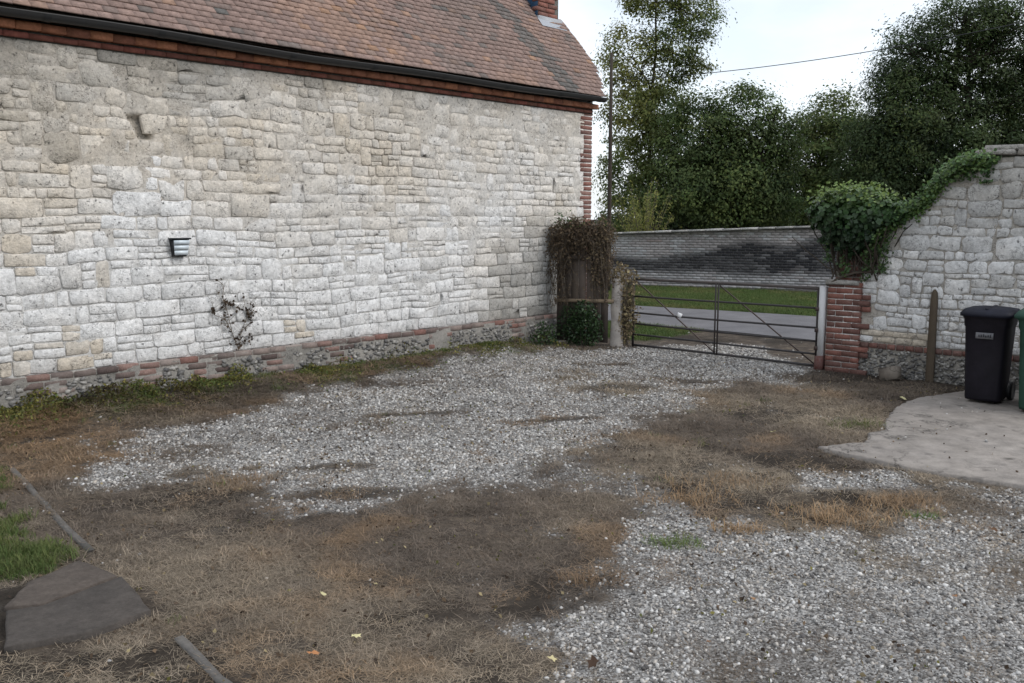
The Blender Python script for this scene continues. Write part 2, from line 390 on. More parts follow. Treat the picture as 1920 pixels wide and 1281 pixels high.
def ground_material():
    m = bpy.data.materials.new('yard_ground'); m.use_nodes = True
    N, L = m.node_tree.nodes, m.node_tree.links
    b = N['Principled BSDF']; b.inputs['Roughness'].default_value = 0.95; b.inputs['Specular IOR Level'].default_value = 0.15
    at = N.new('ShaderNodeAttribute'); at.attribute_name = 'tint'
    sp = N.new('ShaderNodeSeparateColor'); L.new(at.outputs['Color'], sp.inputs['Color'])
    geo = N.new('ShaderNodeNewGeometry')
    def tex(kind, sc, **k):
        n = N.new(kind); n.inputs['Scale'].default_value = sc
        for a, v in k.items(): n.inputs[a].default_value = v
        L.new(geo.outputs['Position'], n.inputs['Vector']); return n
    def ramp(src, stops):
        r = N.new('ShaderNodeValToRGB')
        while len(r.color_ramp.elements) < len(stops): r.color_ramp.elements.new(0.5)
        for e, (p, c) in zip(r.color_ramp.elements, stops): e.position = p; e.color = (*c, 1)
        L.new(src, r.inputs['Fac']); return r.outputs['Color']
    def mix(f, a, bb):
        n = N.new('ShaderNodeMix'); n.data_type = 'RGBA'
        L.new(f, n.inputs['Factor']); L.new(a, n.inputs['A']); L.new(bb, n.inputs['B']); return n.outputs['Result']
    n1 = tex('ShaderNodeTexNoise', 6, Detail=8, Roughness=.7); n2 = tex('ShaderNodeTexNoise', 45, Detail=5, Roughness=.7)
    vo = tex('ShaderNodeTexVoronoi', 95)
    soil = ramp(n1.outputs['Fac'], [(.3, (.038, .030, .025)), (.5, (.075, .060, .048)), (.68, (.15, .12, .09))])
    spk = N.new('ShaderNodeSeparateColor'); L.new(vo.outputs['Color'], spk.inputs['Color'])
    grav = ramp(spk.outputs['Red'], [(.0, (.06, .056, .053)), (.3, (.15, .142, .134)), (.65, (.28, .27, .258)), (1., (.44, .43, .42))])
    green = ramp(n2.outputs['Fac'], [(.3, (.032, .05, .016)), (.6, (.065, .10, .027)), (.8, (.14, .14, .055))])
    dk = ramp(n1.outputs['Fac'], [(.3, (.018, .015, .012)), (.7, (.048, .038, .030))])
    col = mix(sp.outputs['Blue'], soil, dk)
    col = mix(sp.outputs['Red'], col, grav)
    col = mix(sp.outputs['Green'], col, green)
    L.new(col, b.inputs['Base Color'])
    bp = N.new('ShaderNodeBump'); bp.inputs['Distance'].default_value = 0.02
    L.new(n2.outputs['Fac'], bp.inputs['Height']); L.new(bp.outputs['Normal'], b.inputs['Normal'])
    return m

def build_ground():
    xs = np.concatenate([[-600, -200, -60, -20, -8], np.arange(-3, 12.6, .06), np.arange(12.7, 26, .25), [30, 36, 45, 60, 100, 250, 700]])
    ys = np.concatenate([[-600, -200, -60, -20, -8], np.arange(-3, 10.0, .06), np.arange(10.2, 19, .25), [22, 28, 40, 70, 150, 300, 700]])
    X, Y = np.meshgrid(xs, ys)
    Z = gz(X, Y)
    g, gr, dk = fields(X, Y)
    outer = (X < -3) | (Y < -3)
    gr = np.where(outer, .6, gr)
    nx, ny = len(xs), len(ys)
    i = np.arange(ny - 1)[:, None] * nx + np.arange(nx - 1)[None]
    q = np.stack([i, i + 1, i + nx + 1, i + nx], -1).reshape(-1, 4)
    v = np.stack([X, Y, Z], -1).reshape(-1, 3)
    me = mesh_np('ground', v, q, ground_material(), np.stack([g, gr, dk], -1).reshape(-1, 3), smooth=True)
    tag(link('ground', me), 'yard ground of bare earth, dead grass and pale gravel', kind='structure')

build_ground()

# road: asphalt sheet just above the ground
ys = np.arange(-40, 61, 2.0)
v = []
for y in ys:
    v += [(ROADN + .05 * math.sin(y * .9), y, .012), ((ROADN + ROADF(y)) / 2, y, .03), (ROADF(y) + .06 * math.sin(y * 1.3), y, .012)]
k = np.arange(len(ys) - 1)[:, None] * 3
q = np.concatenate([np.concatenate([k, k + 1, k + 4, k + 3], 1), np.concatenate([k + 1, k + 2, k + 5, k + 4], 1)])
tag(link('road', mesh_np('road', v, q, M['asphalt'], (1, .2, 0))), 'narrow grey asphalt lane beyond the gate', kind='structure')

# concrete hardstanding with a broken edge
def slab_mesh():
    P = []
    n = len(SLAB)
    for k in range(n):
        a = np.array(SLAB[k]); b = np.array(SLAB[(k + 1) % n]); L_ = np.linalg.norm(b - a); m = max(1, int(L_ / .05))
        for t in range(m):
            p = a + (b - a) * t / m
            j = .016 if p[0] < 11.5 else 0
            P.append(p + rng.uniform(-j, j, 2))
    P = np.array(P); n = len(P)
    cen = P.mean(0); ins = P + (cen - P) / np.linalg.norm(cen - P, axis=1)[:, None] * .02
    vv = np.concatenate([np.c_[P, np.full(n, -.05)], np.c_[P, np.full(n, .018)], np.c_[ins, np.full(n, .03)]])
    i = np.arange(n); j = (i + 1) % n
    q = np.concatenate([np.stack([i, j, j + n, i + n], 1), np.stack([i + n, j + n, j + 2 * n, i + 2 * n], 1)])
    me = mesh_np('concrete_slab', vv, [q, np.arange(2 * n, 3 * n)[None]], M['concrete'], (.86, .22, .05))
    return me
tag(link('concrete_slab', slab_mesh()), 'pale concrete hardstanding with a broken edge under the bins', kind='structure')

# ------------------------------------------------------------------ masonry makers
def pack(u0, u1, v0, v1, r, hs=(.085, .185), wmax=.50):
    """rubble laid in rough courses, some stones rising through two -> rectangles (ua, va, ub, vb)"""
    heights = []
    v = v0
    while v < v1 - .05:
        h = r.uniform(*hs)
        if v + h > v1 - .07: h = v1 - v
        heights.append((v, h)); v += h
    out = []; blocked = []
    for k, (v, h) in enumerate(heights):
        nxt = []
        u = u0 - r.uniform(0, .2)
        while u < u1 - .02:
            hit = [b for b in blocked if b[0] - .02 <= u < b[1] - .02]
            if hit: u = hit[0][1]; continue
            lim = min([b[0] for b in blocked if b[0] > u] + [u1])
            w = min(wmax, max(.11, h * r.choice((.8, 1.2, 1.6, 2.0, 2.4, 2.8, 3.4)) * r.uniform(.85, 1.15)))
            if lim - u - w < .12: w = lim - u if lim - u < wmax * 1.15 else (lim - u) / 2
            p = r.random()
            if p < .17 and k + 1 < len(heights) and w > .13 and h + heights[k + 1][1] < .29:
                out.append((u, v, u + w, v + h + heights[k + 1][1])); nxt.append((u, u + w))
            elif p < .28 and h > .13:
                f = r.uniform(.38, .62)
                for (a_, b_) in ((v, v + h * f), (v + h * f, v + h)):
                    if w > .3 and r.random() < .5:
                        m_ = u + w * r.uniform(.35, .65); out.append((u, a_, m_, b_)); out.append((m_, a_, u + w, b_))
                    else: out.append((u, a_, u + w, b_))
            else:
                dv = r.uniform(-.012, .012)
                out.append((u, v, u + w, v + h))
            u += w
        blocked = nxt
    return out

def stone_shape(u0, v0, u1, v1, p, r, gap=.008, rough=1.0):
    """an irregular block; returns points (u, v, depth out of the wall) and faces"""
    u0 += gap * r.uniform(.3, 1.3); u1 -= gap * r.uniform(.3, 1.3); v0 += gap * r.uniform(.3, 1.2); v1 -= gap * r.uniform(.3, 1.2)
    w, h = u1 - u0, v1 - v0
    s = min(w, h)
    pts = []
    def c(): return s * r.uniform(.03, .20) * rough
    for (cu, cv, du, dv) in ((u0, v0, 1, 1), (u1, v0, -1, 1), (u1, v1, -1, -1), (u0, v1, 1, -1)):
        a = (cu, cv + dv * c()); b = (cu + du * c() * 1.3, cv)
        pr = [a, b] if (du, dv) in ((1, 1), (-1, -1)) else [b, a]
        pts += pr
        if dv == 1 and du == 1: pts.append((u0 + w * r.uniform(.35, .65), v0 + r.uniform(-.4, .6) * gap))
        if dv == -1 and du == -1: pts.append((u0 + w * r.uniform(.35, .65), v1 - r.uniform(-.4, .6) * gap))
    P = np.array(pts) + np.array([[r.uniform(-1, 1), r.uniform(-1, 1)] for _ in pts]) * s * .07 * rough
    n = len(P); cen = P.mean(0)
    ins = cen + (P - cen) * np.array([1 - min(.25, .008 / w * 2), 1 - min(.3, .008 / h * 2)])
    tilt = np.array([r.uniform(-1, 1), r.uniform(-1, 1)]) * .007
    zin = p + (ins - cen) @ tilt / max(s, .1) + np.array([r.uniform(-.003, .003) for _ in range(n)])
    v = np.concatenate([np.c_[P, np.full(n, -.05)], np.c_[P, np.full(n, p - .006)], np.c_[ins, zin], [[*cen, p + r.uniform(-.002, .004)]]])
    i = np.arange(n); j = (i + 1) % n
    q = np.concatenate([np.stack([i, j, j + n, i + n], 1), np.stack([i + n, j + n, j + 2 * n, i + 2 * n], 1)])
    t = np.stack([i + 2 * n, j + 2 * n, np.full(n, 3 * n)], 1)
    return v, q, t

# ------------------------------------------------------------------ the barn
YB = 9.5                       # face of the barn's long wall
barn = empty('barn', (5.6, YB, 0), 'long whitewashed stone barn with a brown clay tile roof', 'barn')
def part(name, me, parent):
    o = link(name, me, parent)
    o.matrix_parent_inverse = Matrix.Identity(4)
    return o
def rel(o, root):
    """keep an object built in world metres where it is when it hangs under a moved root"""
    o.parent = root
    inv = Matrix.Translation(-Vector(root.location)) if root.rotation_euler.z == 0 else (Matrix.Translation(root.location) @ Matrix.Rotation(root.rotation_euler.z, 4, 'Z')).inverted()
    o.matrix_parent_inverse = inv
    return o

X0, X1, ZT, ZP = -1.5, 12.18, 3.68, 0.47
def wall_tint(x, z):
    """limewash lost (g) and grime (b) over the barn's wall"""
    n = fbm(x, z, 0.8, 4, 5); n2 = fbm(x * .6, z, 1.5, 4, 15)
    up = sstep(1.0, 2.8, z + (n - .5) * 1.2)
    g = np.clip(.06 + .55 * up * (1 - .25 * sstep(7, 11, x)) + (n2 - .5) * 1.0, 0, .95)
    b = .50 * sstep(3.0, 3.7, z + (n - .5) * 1.5) * (1 - .65 * sstep(6, 11, x)) + .5 * sstep(.66, .8, n2)
    b = b + .75 * sstep(10.2, 11.3, x + (n - .5) * 2) * sstep(2.1, 1.2, z)
    b = b + .22 * sstep(.8, .5, z)
    return np.clip(g, 0, 1), np.clip(b, 0, .9)

# mortar body of the wall, with the hole where a stone has fallen out
xs = np.arange(X0, X1 - .19, .025); zs = np.arange(ZP - .05, ZT + .02, .025)
XX, ZZ = np.meshgrid(xs, zs)
dep = (fbm(XX, ZZ, 5, 4, 44) - .5) * .024 + .004 * (fbm(XX, ZZ, 18, 2, 4) - .5) + .004 * sstep(.5, .7, fbm(XX, ZZ, 1.1, 3, 70)) * sstep(1.4, 2.4, ZZ) - .008 * sstep(.5, .66, fbm(XX, ZZ, 1.7, 3, 71))
HOLE = [(4.42, 3.04), (4.66, 3.05), (4.64, 2.93), (4.68, 2.82), (4.54, 2.80), (4.50, 2.92)]
hm = sstep(-.015, .012, poly_sd(XX, ZZ, HOLE))
dep = dep * (1 - hm) - .10 * hm + hm * .05 * fbm(XX, ZZ, 14, 2, 2)
g, b = wall_tint(XX, ZZ)
b = np.clip(b + .03 + hm * .45, 0, 1); g = np.clip(g + hm * .5, 0, 1)
nx, nz = len(xs), len(zs)
i = np.arange(nz - 1)[:, None] * nx + np.arange(nx - 1)[None]
q = np.stack([i, i + 1, i + nx + 1, i + nx], -1).reshape(-1, 4)
wall = link('wall', mesh_np('wall', np.stack([XX, YB - dep, ZZ], -1).reshape(-1, 3), q, M['mortar'], np.stack([np.full(XX.shape, .9) + .25 * (fbm(XX, ZZ, 9, 3, 1) - .5), g, b], -1).reshape(-1, 3), True))
rel(wall, barn)

TAN = [(4.12, 1.5, .16), (3.28, 1.58, .22), (3.75, .62, .28), (7.22, 3.01, .25), (4.36, 1.77, .08), (6.4, .62, .2), (3.2, .56, .2)]
WHITE = [(4.45, 2.4, .35), (4.75, 2.35, .3), (5.55, 2.65, .2), (4.7, 1.95, .5), (5.0, 1.7, .2), (4.6, 1.2, .8), (5.6, 1.0, .9), (7.5, .9, 1.0)]
cells = pack(X0, X1 - .2, ZP, ZT, rnd)
stones = []
for (u0, v0, u1, v1) in cells:
    uc, vc = (u0 + u1) / 2, (v0 + v1) / 2
    if poly_sd(np.array([uc]), np.array([vc]), HOLE)[0] > -.03: continue
    lowp = float(sstep(2.9, 1.6, vc + (fbm(uc, vc, .7, 2, 66) - .5) * 2.4))
    p = .003 + .007 * lowp + rnd.uniform(-.005, .005)
    v, q, t = stone_shape(u0, v0, u1, v1, p, rnd, .0042 + .002 * lowp, 1.0 + .5 * (1 - lowp))
    du = (fbm(v[:, 0], v[:, 1], 1.6, 4, 101) - .5) * .10; dv = (fbm(v[:, 0], v[:, 1], 1.2, 4, 202) - .5) * .11
    edge = np.clip((v[:, 1] - ZP) / .3, 0, 1) * np.clip((ZT - v[:, 1]) / .3, 0, 1) * np.clip((X1 - .2 - v[:, 0]) / .3, 0, 1)
    P = np.stack([v[:, 0] + du * edge, YB - v[:, 2], v[:, 1] + dv * edge], 1)
    g, bb = wall_tint(uc, vc)
    g = float(g) + rnd.uniform(-.14, .14); bb = float(bb) + rnd.choice((0, 0, 0, .05, .12))
    for (tx, tz, tr) in WHITE:
        if math.hypot(uc - tx, vc - tz) < tr: g -= .25; bb -= .06
    for (tx, tz, tr) in TAN:
        if math.hypot(uc - tx, vc - tz) < tr * rnd.uniform(.6, 1.1): g = rnd.uniform(.6, .95); bb = .12
    tint = (rnd.uniform(.92, 1.06), min(max(g, 0), 1), min(max(bb, 0), .9))
    stones.append((P, q, t, tint, P[-1]))
cen = np.array([s[4] for s in stones])
area = np.array([np.ptp(s[0][:, 0]) * np.ptp(s[0][:, 2]) / np.sum(s[4] ** 2) for s in stones])
area = np.where(in_view(cen), area, 0)
single = set(np.argsort(-area)[:290].tolist())
mb = MB()
for k, (P, q, t, tint, c) in enumerate(stones):
    if k in single:
        me = mesh_np('stone', P - c, [q, t], M['limewash'], tint)
        o = link('stone', me, wall, loc=tuple(c - np.array([barn.location.x, barn.location.y, 0]) + np.array([barn.location.x, barn.location.y, 0])))
        o.matrix_parent_inverse = Matrix.Identity(4)
    else:
        mb.add(P, q, t, tint)
small = mb.build('small_stones', M['limewash'], wall, kind='stuff')

# bricks: a few shared shapes per size
def brick_variants(lx, ly, lz, mat, tints, n=6, jit=.004):
    out = []
    for k in range(n):
        b = .006
        v = []
        for (zz, ins) in ((-lz / 2, b), (-lz / 2 + b, 0), (lz / 2 - b, 0), (lz / 2, b)):
            for (sx, sy) in ((-1, -1), (1, -1), (1, 1), (-1, 1)):
                v.append((sx * (lx / 2 - ins), sy * (ly / 2 - ins), zz))
        v = np.array(v) + rng.uniform(-jit, jit, (16, 3))
        q = [[3, 2, 1, 0], [12, 13, 14, 15]]
        for r in range(3):
            for s in range(4):
                q.append([r * 4 + s, r * 4 + (s + 1) % 4, r * 4 + 4 + (s + 1) % 4, r * 4 + 4 + s])
        out.append(mesh_np('brick', v, np.array(q), mat, tints(k)))
    return out

def lay(me, c, parent, rz=0, name='brick'):
    o = link(name, me, parent, loc=c, rot=(rnd.uniform(-.01, .01), rnd.uniform(-.012, .012), rz + rnd.uniform(-.01, .01)))
    return o

# plinth
YP = 9.44
mb = MB()
xs = np.arange(X0, X1 - .15, .05); zs = np.arange(-.15, ZP - .004, .04)
XX, ZZ = np.meshgrid(xs, zs)
nx, nz = len(xs), len(zs)
i = np.arange(nz - 1)[:, None] * nx + np.arange(nx - 1)[None]
q = np.stack([i, i + 1, i + nx + 1, i + nx], -1).reshape(-1, 4)
dp = (fbm(XX, ZZ, 6, 3, 8) - .5) * .02
gb = fbm(XX, ZZ, 2, 3, 19)
tt = np.stack([np.full(XX.shape, .62), np.full(XX.shape, .45), np.clip(.15 + gb * .7 + .4 * sstep(.2, .05, ZZ) + .35 * sstep(9.8, 11, XX), 0, 1)], -1).reshape(-1, 3)
plinth = rel(link('plinth', mesh_np('plinth', np.stack([XX, YP - dp, ZZ], -1).reshape(-1, 3), q, M['mortar'], tt, True)), barn)
mb = MB().box(X0, X1 - .16, YP + .002, YB + .05, ZP - .035, ZP - .006, (.7, .5, .3))
o = mb.build('ledge', M['mortar'], plinth)
BT = lambda k: [(.95, .4, .2), (.8, .9, .2), (1.0, .3, .25), (.7, 1, .1), (.9, .8, .4), (.8, 1, .25), (.95, .9, .45), (.95, .25, .1)][k % 8]
bm_plinth = brick_variants(.214, .10, .064, M['brick'], BT, 8)
bm_orange = brick_variants(.222, .10, .078, M['eaves_brick'], lambda k: [(1, .05, .0), (.9, .3, .1), (1.1, 0, .05), (.85, .5, .2), (1, .15, .3), (.95, .25, 0)][k])
bm_red = brick_variants(.222, .10, .052, M['eaves_brick'], lambda k: [(.7, .9, .15), (.6, .8, .3), (.8, 1, 0), (.65, .6, .5), (.75, .9, .1), (.7, 1, .3)][k])
mb = MB()
rest = MB()
def place_brick(mes, c, parent, restmb, rz=0, lim=2.3):
    if c[0] > lim:
        lay(rnd.choice(mes), c, parent, rz)
    else:
        me = rnd.choice(mes); n = len(me.vertices)
        v = np.empty(n * 3, np.float32); me.vertices.foreach_get('co', v)
        restmb.add(v.reshape(-1, 3) + np.array(c), BRQ, None, (.9, .4, .1))
BRQ = np.array([[3, 2, 1, 0], [12, 13, 14, 15]] + [[r * 4 + s, r * 4 + (s + 1) % 4, r * 4 + 4 + (s + 1) % 4, r * 4 + 4 + s] for r in range(3) for s in range(4)])
x = X0 + .12
while x < X1 - .25:
    place_brick(bm_plinth, (x, YP + .046 + rnd.uniform(-.004, .004), ZP - .034 + rnd.uniform(-.004, .004)), plinth, rest)
    x += .226
for (xa, xb) in ((3.27, 3.58), (4.2, 4.54), (5.01, 5.30), (5.93, 6.2), (6.84, 7.05), (8.58, 8.81), (10.2, 10.45)):
    for c in range(4):
        xx = xa + (.0 if c % 2 else -.07) + .1
        while xx < xb + .06:
            place_brick(bm_plinth, (xx, YP + .047, ZP - .108 - c * .074), plinth, rest)
            xx += .226
o = rest.build('brickwork', M['brick'], plinth, kind='stuff')

def icos(sub=1):
    t = (1 + 5 ** .5) / 2
    v = np.array([(-1, t, 0), (1, t, 0), (-1, -t, 0), (1, -t, 0), (0, -1, t), (0, 1, t), (0, -1, -t), (0, 1, -t), (t, 0, -1), (t, 0, 1), (-t, 0, -1), (-t, 0, 1)], float)
    v /= np.linalg.norm(v[0])
    f = np.array([(0, 11, 5), (0, 5, 1), (0, 1, 7), (0, 7, 10), (0, 10, 11), (1, 5, 9), (5, 11, 4), (11, 10, 2), (10, 7, 6), (7, 1, 8), (3, 9, 4), (3, 4, 2), (3, 2, 6), (3, 6, 8), (3, 8, 9), (4, 9, 5), (2, 4, 11), (6, 2, 10), (8, 6, 7), (9, 8, 1)])
    return v, f
ICV, ICF = icos()

def flints(n, fu, fv, mapf, avoid=None, rs=(.018, .05)):
    mb = MB()
    for _ in range(n):
        u, v = fu(), fv()
        if avoid and avoid(u, v): continue
        r = rnd.uniform(*rs)
        sc = np.array([r * rnd.uniform(.9, 1.7), r * rnd.uniform(.6, 1.0), r * .55])
        p = ICV * (1 + rng.uniform(-.22, .22, (12, 1))) * sc
        a = rnd.uniform(-.6, .6)
        p[:, 0], p[:, 1] = p[:, 0] * math.cos(a) - p[:, 1] * math.sin(a), p[:, 0] * math.sin(a) + p[:, 1] * math.cos(a)
        p = p + np.array([u, v, .004])
        k = rnd.random()
        mb.add(mapf(p), None, ICF, (rnd.uniform(.6, 1.1), .9 if k < .4 else rnd.uniform(0, .5), rnd.uniform(.5, .9) if k > .72 else 0))
    return mb
PB = ((3.2, 3.62), (4.1, 4.6), (4.95, 5.36), (5.85, 6.3), (6.8, 7.12), (8.5, 8.9), (10.15, 10.55))
fl = flints(2600, lambda: rnd.uniform(X0, X1 - .25), lambda: rnd.uniform(0, ZP - .085), lambda p: np.stack([p[:, 0], YP - p[:, 2], p[:, 1]], 1), lambda u, v: any(a < u < b for a, b in PB) and v > .1, (.012, .034))
fl.build('flint_nodules', M['flint'], plinth, kind='stuff')

# brick corner of the barn
quoin = rel(MB().box(X1 - .20, X1 - .012, YB - .002, YB + .3, 0, ZT, (1.05, .2, 0)).build('corner_bricks', M['mortar']), barn)
z = .04; k = 0
bm_q1 = brick_variants(.214, .10, .064, M['brick'], lambda k: [(1.05, .05, .06), (.95, .2, .12), (1.1, 0, .05), (.85, .4, .1), (1, .1, .2), (.9, .3, .05)][k])
bm_q2 = brick_variants(.30, .10, .064, M['brick'], lambda k: [(1.05, .05, .06), (.95, .2, .12), (1.1, 0, .05), (.85, .4, .1), (1, .1, .2), (.9, .3, .05)][k])
while z < ZT - .03:
    wide = (k // 4) % 2
    m_ = rnd.choice(bm_q2 if wide else bm_q1)
    lay(m_, (X1 - (.15 if wide else .107), YB + .042, z + .03), quoin)
    z += .075; k += 1

# gable end and back walls
gm = MB()
gv = [(X1 - .02, YB + .06, -.2), (X1 - .02, 16.5, -.2), (X1 - .02, 16.5, 3.8), (X1 - .02, 13.0, 8.2), (X1 - .02, YB + .06, 3.8)]
gv2 = [(a - .3, b, c) for a, b, c in gv]
gable = rel(link('gable_wall', mesh_np('gable_wall', gv + gv2, [np.array([[0, 1, 2, 3, 4]]), np.array([[9, 8, 7, 6, 5]]), np.array([[0, 5, 6, 1], [1, 6, 7, 2], [2, 7, 8, 3], [3, 8, 9, 4], [4, 9, 5, 0]])], M['brick'], (1, .2, .3))), barn)
rel(MB().box(X0, X1 - .33, 16.2, 16.49, -.2, 3.8, (.9, .3, .1)).build('back_wall', M['mortar']), barn)

# eaves: dark red course, then a corbelled orange course
eav = rel(MB().box(X0, X1, YB - .015, YB + .2, ZT - .015, 3.90, (.35, .3, .9)).build('eaves_course', M['mortar']), barn)  # backing darkened to paint in the shadow line under the orange course
rest = MB()
x = X0 + .11
while x < X1:
    place_brick(bm_red, (x, YB + .012 + rnd.uniform(-.004, .004), ZT + .022), eav, rest, lim=2.6)
    place_brick(bm_orange, (x + .1, YB - .045 + rnd.uniform(-.003, .003), ZT + .105), eav, rest, lim=2.6)
    x += .2275
rest.build('brickwork', M['eaves_brick'], eav, kind='stuff')

# gutter
def gutter():
    th = np.linspace(math.pi, 2 * math.pi, 9)
    prof_o = np.stack([.062 * np.cos(th), .062 * np.sin(th)], 1); prof_i = prof_o[::-1] * .93
    lip = np.array([[.066, .008], [-.066, .008]])
    prof = np.concatenate([prof_o, [lip[0]], prof_i, [lip[1]]])
    xs = np.linspace(X0, X1 + .06, 35); n = len(prof)
    V = []
    for x in xs:
        sag = .012 * math.sin(x * 1.7) + .01 * math.sin(x * .6 + 1)
        V += [(x, 9.295 + a + .006 * math.sin(x), 3.885 + b + sag) for a, b in prof]
    i = np.arange(len(xs) - 1)[:, None] * n + np.arange(n)[None]; k2 = np.arange(len(xs) - 1)[:, None] * n + ((np.arange(n) + 1) % n)[None]
    q = np.stack([i, k2, k2 + n, i + n], -1).reshape(-1, 4)
    return mesh_np('gutter', V, q, M['iron'], (1, .2, 0), True)
gut = rel(link('gutter', gutter()), barn)
def gutter_union(x):
    th = np.linspace(math.pi, 2 * math.pi, 9)
    sag = .012 * math.sin(x * 1.7) + .01 * math.sin(x * .6 + 1)
    mb = MB()
    pts = np.array([(0, 9.295 + .006 * math.sin(x) + .067 * math.cos(t), 3.885 + sag + .067 * math.sin(t)) for t in th])
    v = np.concatenate([pts + [x - .035, 0, 0], pts + [x + .035, 0, 0]]); n = 9
    mb.add(v, [[k, k + 1, k + n + 1, k + n] for k in range(n - 1)], None, (.8, .1, 0))
    mb.box(x - .012, x + .012, 9.36, YB - .01, 3.84 + sag, 3.865 + sag, (.8, .1, 0))
    return mb
for x in (3.6, 4.72, 5.05, 6.3, 7.5, 8.7, 9.9, 11.1, 12.1, 2.4, 1.2, 0):
    gutter_union(x).build('gutter_bracket', M['iron'], gut)

# roof
PR = R_(52); cP, sP = math.cos(PR), math.sin(PR)
YE, ZE = 9.265, 3.912          # tail of the bottom course
SL = (13.0 - YE) / cP          # eave to ridge
def roofpt(u, s, n):
    u = np.asarray(u, float); s = np.asarray(s, float)
    w = (fbm(u, s, .55, 3, 88) - .5) * .09 - .05 * np.exp(-((u - 6) / 3.5) ** 2) * sstep(.3, 2.5, s)
    n = n + w * sstep(0, .7, s)
    return np.stack([u + 0 * s, YE + s * cP - n * sP, ZE + s * sP + n * cP], -1)
def verge(s):
    return float(np.interp(s, [0, .24, .68, 1.17, 1.68, 6.5], [12.22, 12.34, 12.50, 12.43, 12.32, 12.30]))
us = np.arange(X0, 12.5, .4); ss = np.linspace(0.02, SL, 16)
UU, SS = np.meshgrid(us, ss)
nx, nz = len(us), len(ss)
UU[:, -1] = [verge(s) - .05 for s in ss]
i = np.arange(nz - 1)[:, None] * nx + np.arange(nx - 1)[None]
q = np.stack([i, i + 1, i + nx + 1, i + nx], -1).reshape(-1, 4)
roof = rel(link('roof', mesh_np('roof', roofpt(UU, SS, -.03).reshape(-1, 3), q, M['wood'], (.5, 0, .5))), barn)
bv = np.array([(X0, 13.0, ZE + SL * sP), (12.4, 13.0, ZE + SL * sP), (12.4, 16.8, 3.8), (X0, 16.8, 3.8)])
link('back_slope', mesh_np('back_slope', np.concatenate([bv, bv - [0, 0, .06]]), np.array([[0, 3, 2, 1], [4, 5, 6, 7], [0, 1, 5, 4], [1, 2, 6, 5], [2, 3, 7, 6], [3, 0, 4, 7]]), M['tile'], (.9, .1, .2)), roof)
GA, TWD = .092, .155
TV = np.array([(a, b, c) for c in (0, 1) for b in (0, 1) for a in (0, 1)], float)
def tile_local(w, l=.17, th=.016):
    v = TV * [w, l, th]
    v[:, 2] += np.where(v[:, 1] < .01, .021, -.004)
    return v
def tile_tint(u, s, r):
    n = float(fbm(u, s, .9, 3, 33))
    d = abs((u - 11.05) - (1.05 - s) * (.95)) if False else None
    lich = 0
    # band of grey lichen running up the slope towards the chimney
    uc = np.interp(s, [0, .7, 1.1, 1.43, 1.9], [11.35, 11.05, 10.95, 10.8, 10.5]); hw = np.interp(s, [0, .3, 1.0, 1.2, 1.25, 1.35, 1.6], [.2, .25, .27, .16, 0, .18, .2])
    if abs(u - uc) < hw * r.uniform(.75, 1.15): lich = r.uniform(.65, 1.0)
    k = r.random()
    return (r.uniform(.86, 1.1), min(1, max(0, (n - .58) * 1.2 + (r.uniform(.3, .9) if k < .06 else r.uniform(-.1, .12)))), max(lich, min(1, max(0, (.48 - n) * 1.3 + (r.uniform(.3, .7) if k > .86 else 0)))))
tiles = []
nrow = int(SL / GA)
for r in range(nrow):
    s = r * GA
    u = X0 + (TWD / 2 if r % 2 else 0)
    ve = verge(s)
    while u < ve - .02:
        w = min(TWD - .004, ve - u)
        if w > .05: tiles.append((u, s, w))
        u += TWD
def chim_hit(u, s): return 11.72 < u < 12.27 and 1.58 < s < 2.5
tc_ = np.array([roofpt(u + w / 2, s, 0) for u, s, w in tiles])
ok = in_view(tc_, .0) & np.array([w > .15 for u, s, w in tiles])
dist = np.where(ok, np.linalg.norm(tc_ - [0, 0, 2], axis=1), 1e9)
singl = set(np.argsort(dist)[:290].tolist())
tile_meshes = []
for k in range(14):
    v = tile_local(TWD - .004) + rng.uniform(-.0012, .0012, (8, 3))
    v[:, 2] += rnd.uniform(-.002, .002) * (v[:, 0] / TWD - .5) * 2
    tile_meshes.append([v, None])
rest = MB()
cache = {}
rotm = Matrix(((1, 0, 0), (0, cP, -sP), (0, sP, cP)))
for k, (u, s, w) in enumerate(tiles):
    if chim_hit(u + w / 2, s): continue
    if k in singl:
        vi = rnd.randrange(14); ti = rnd.randrange(5)
        t = tile_tint(u, s, rnd)
        key = (vi, round(t[1] * 3), round(t[2] * 3))
        if key not in cache:
            cache[key] = mesh_np('roof_tile', tile_meshes[vi][0], BOXQ, M['tile'], (t[0], round(t[1] * 3) / 3, round(t[2] * 3) / 3))
        o = link('roof_tile', cache[key], roof)
        p = roofpt(u, s, 0)
        o.matrix_local = Matrix.Translation(Vector(p)) @ rotm.to_4x4() @ Matrix.Rotation(rnd.uniform(-.012, .012), 4, 'Z')
    else:
        v = tile_local(w) ; v[:, 2] += rnd.uniform(-.002, .002)
        a = roofpt(u + v[:, 0], s + v[:, 1] + rnd.uniform(-.003, .003), v[:, 2])
        rest.add(a, BOXQ, None, tile_tint(u, s, rnd))
rest.build('roof_tiles', M['tile'], roof, kind='stuff')

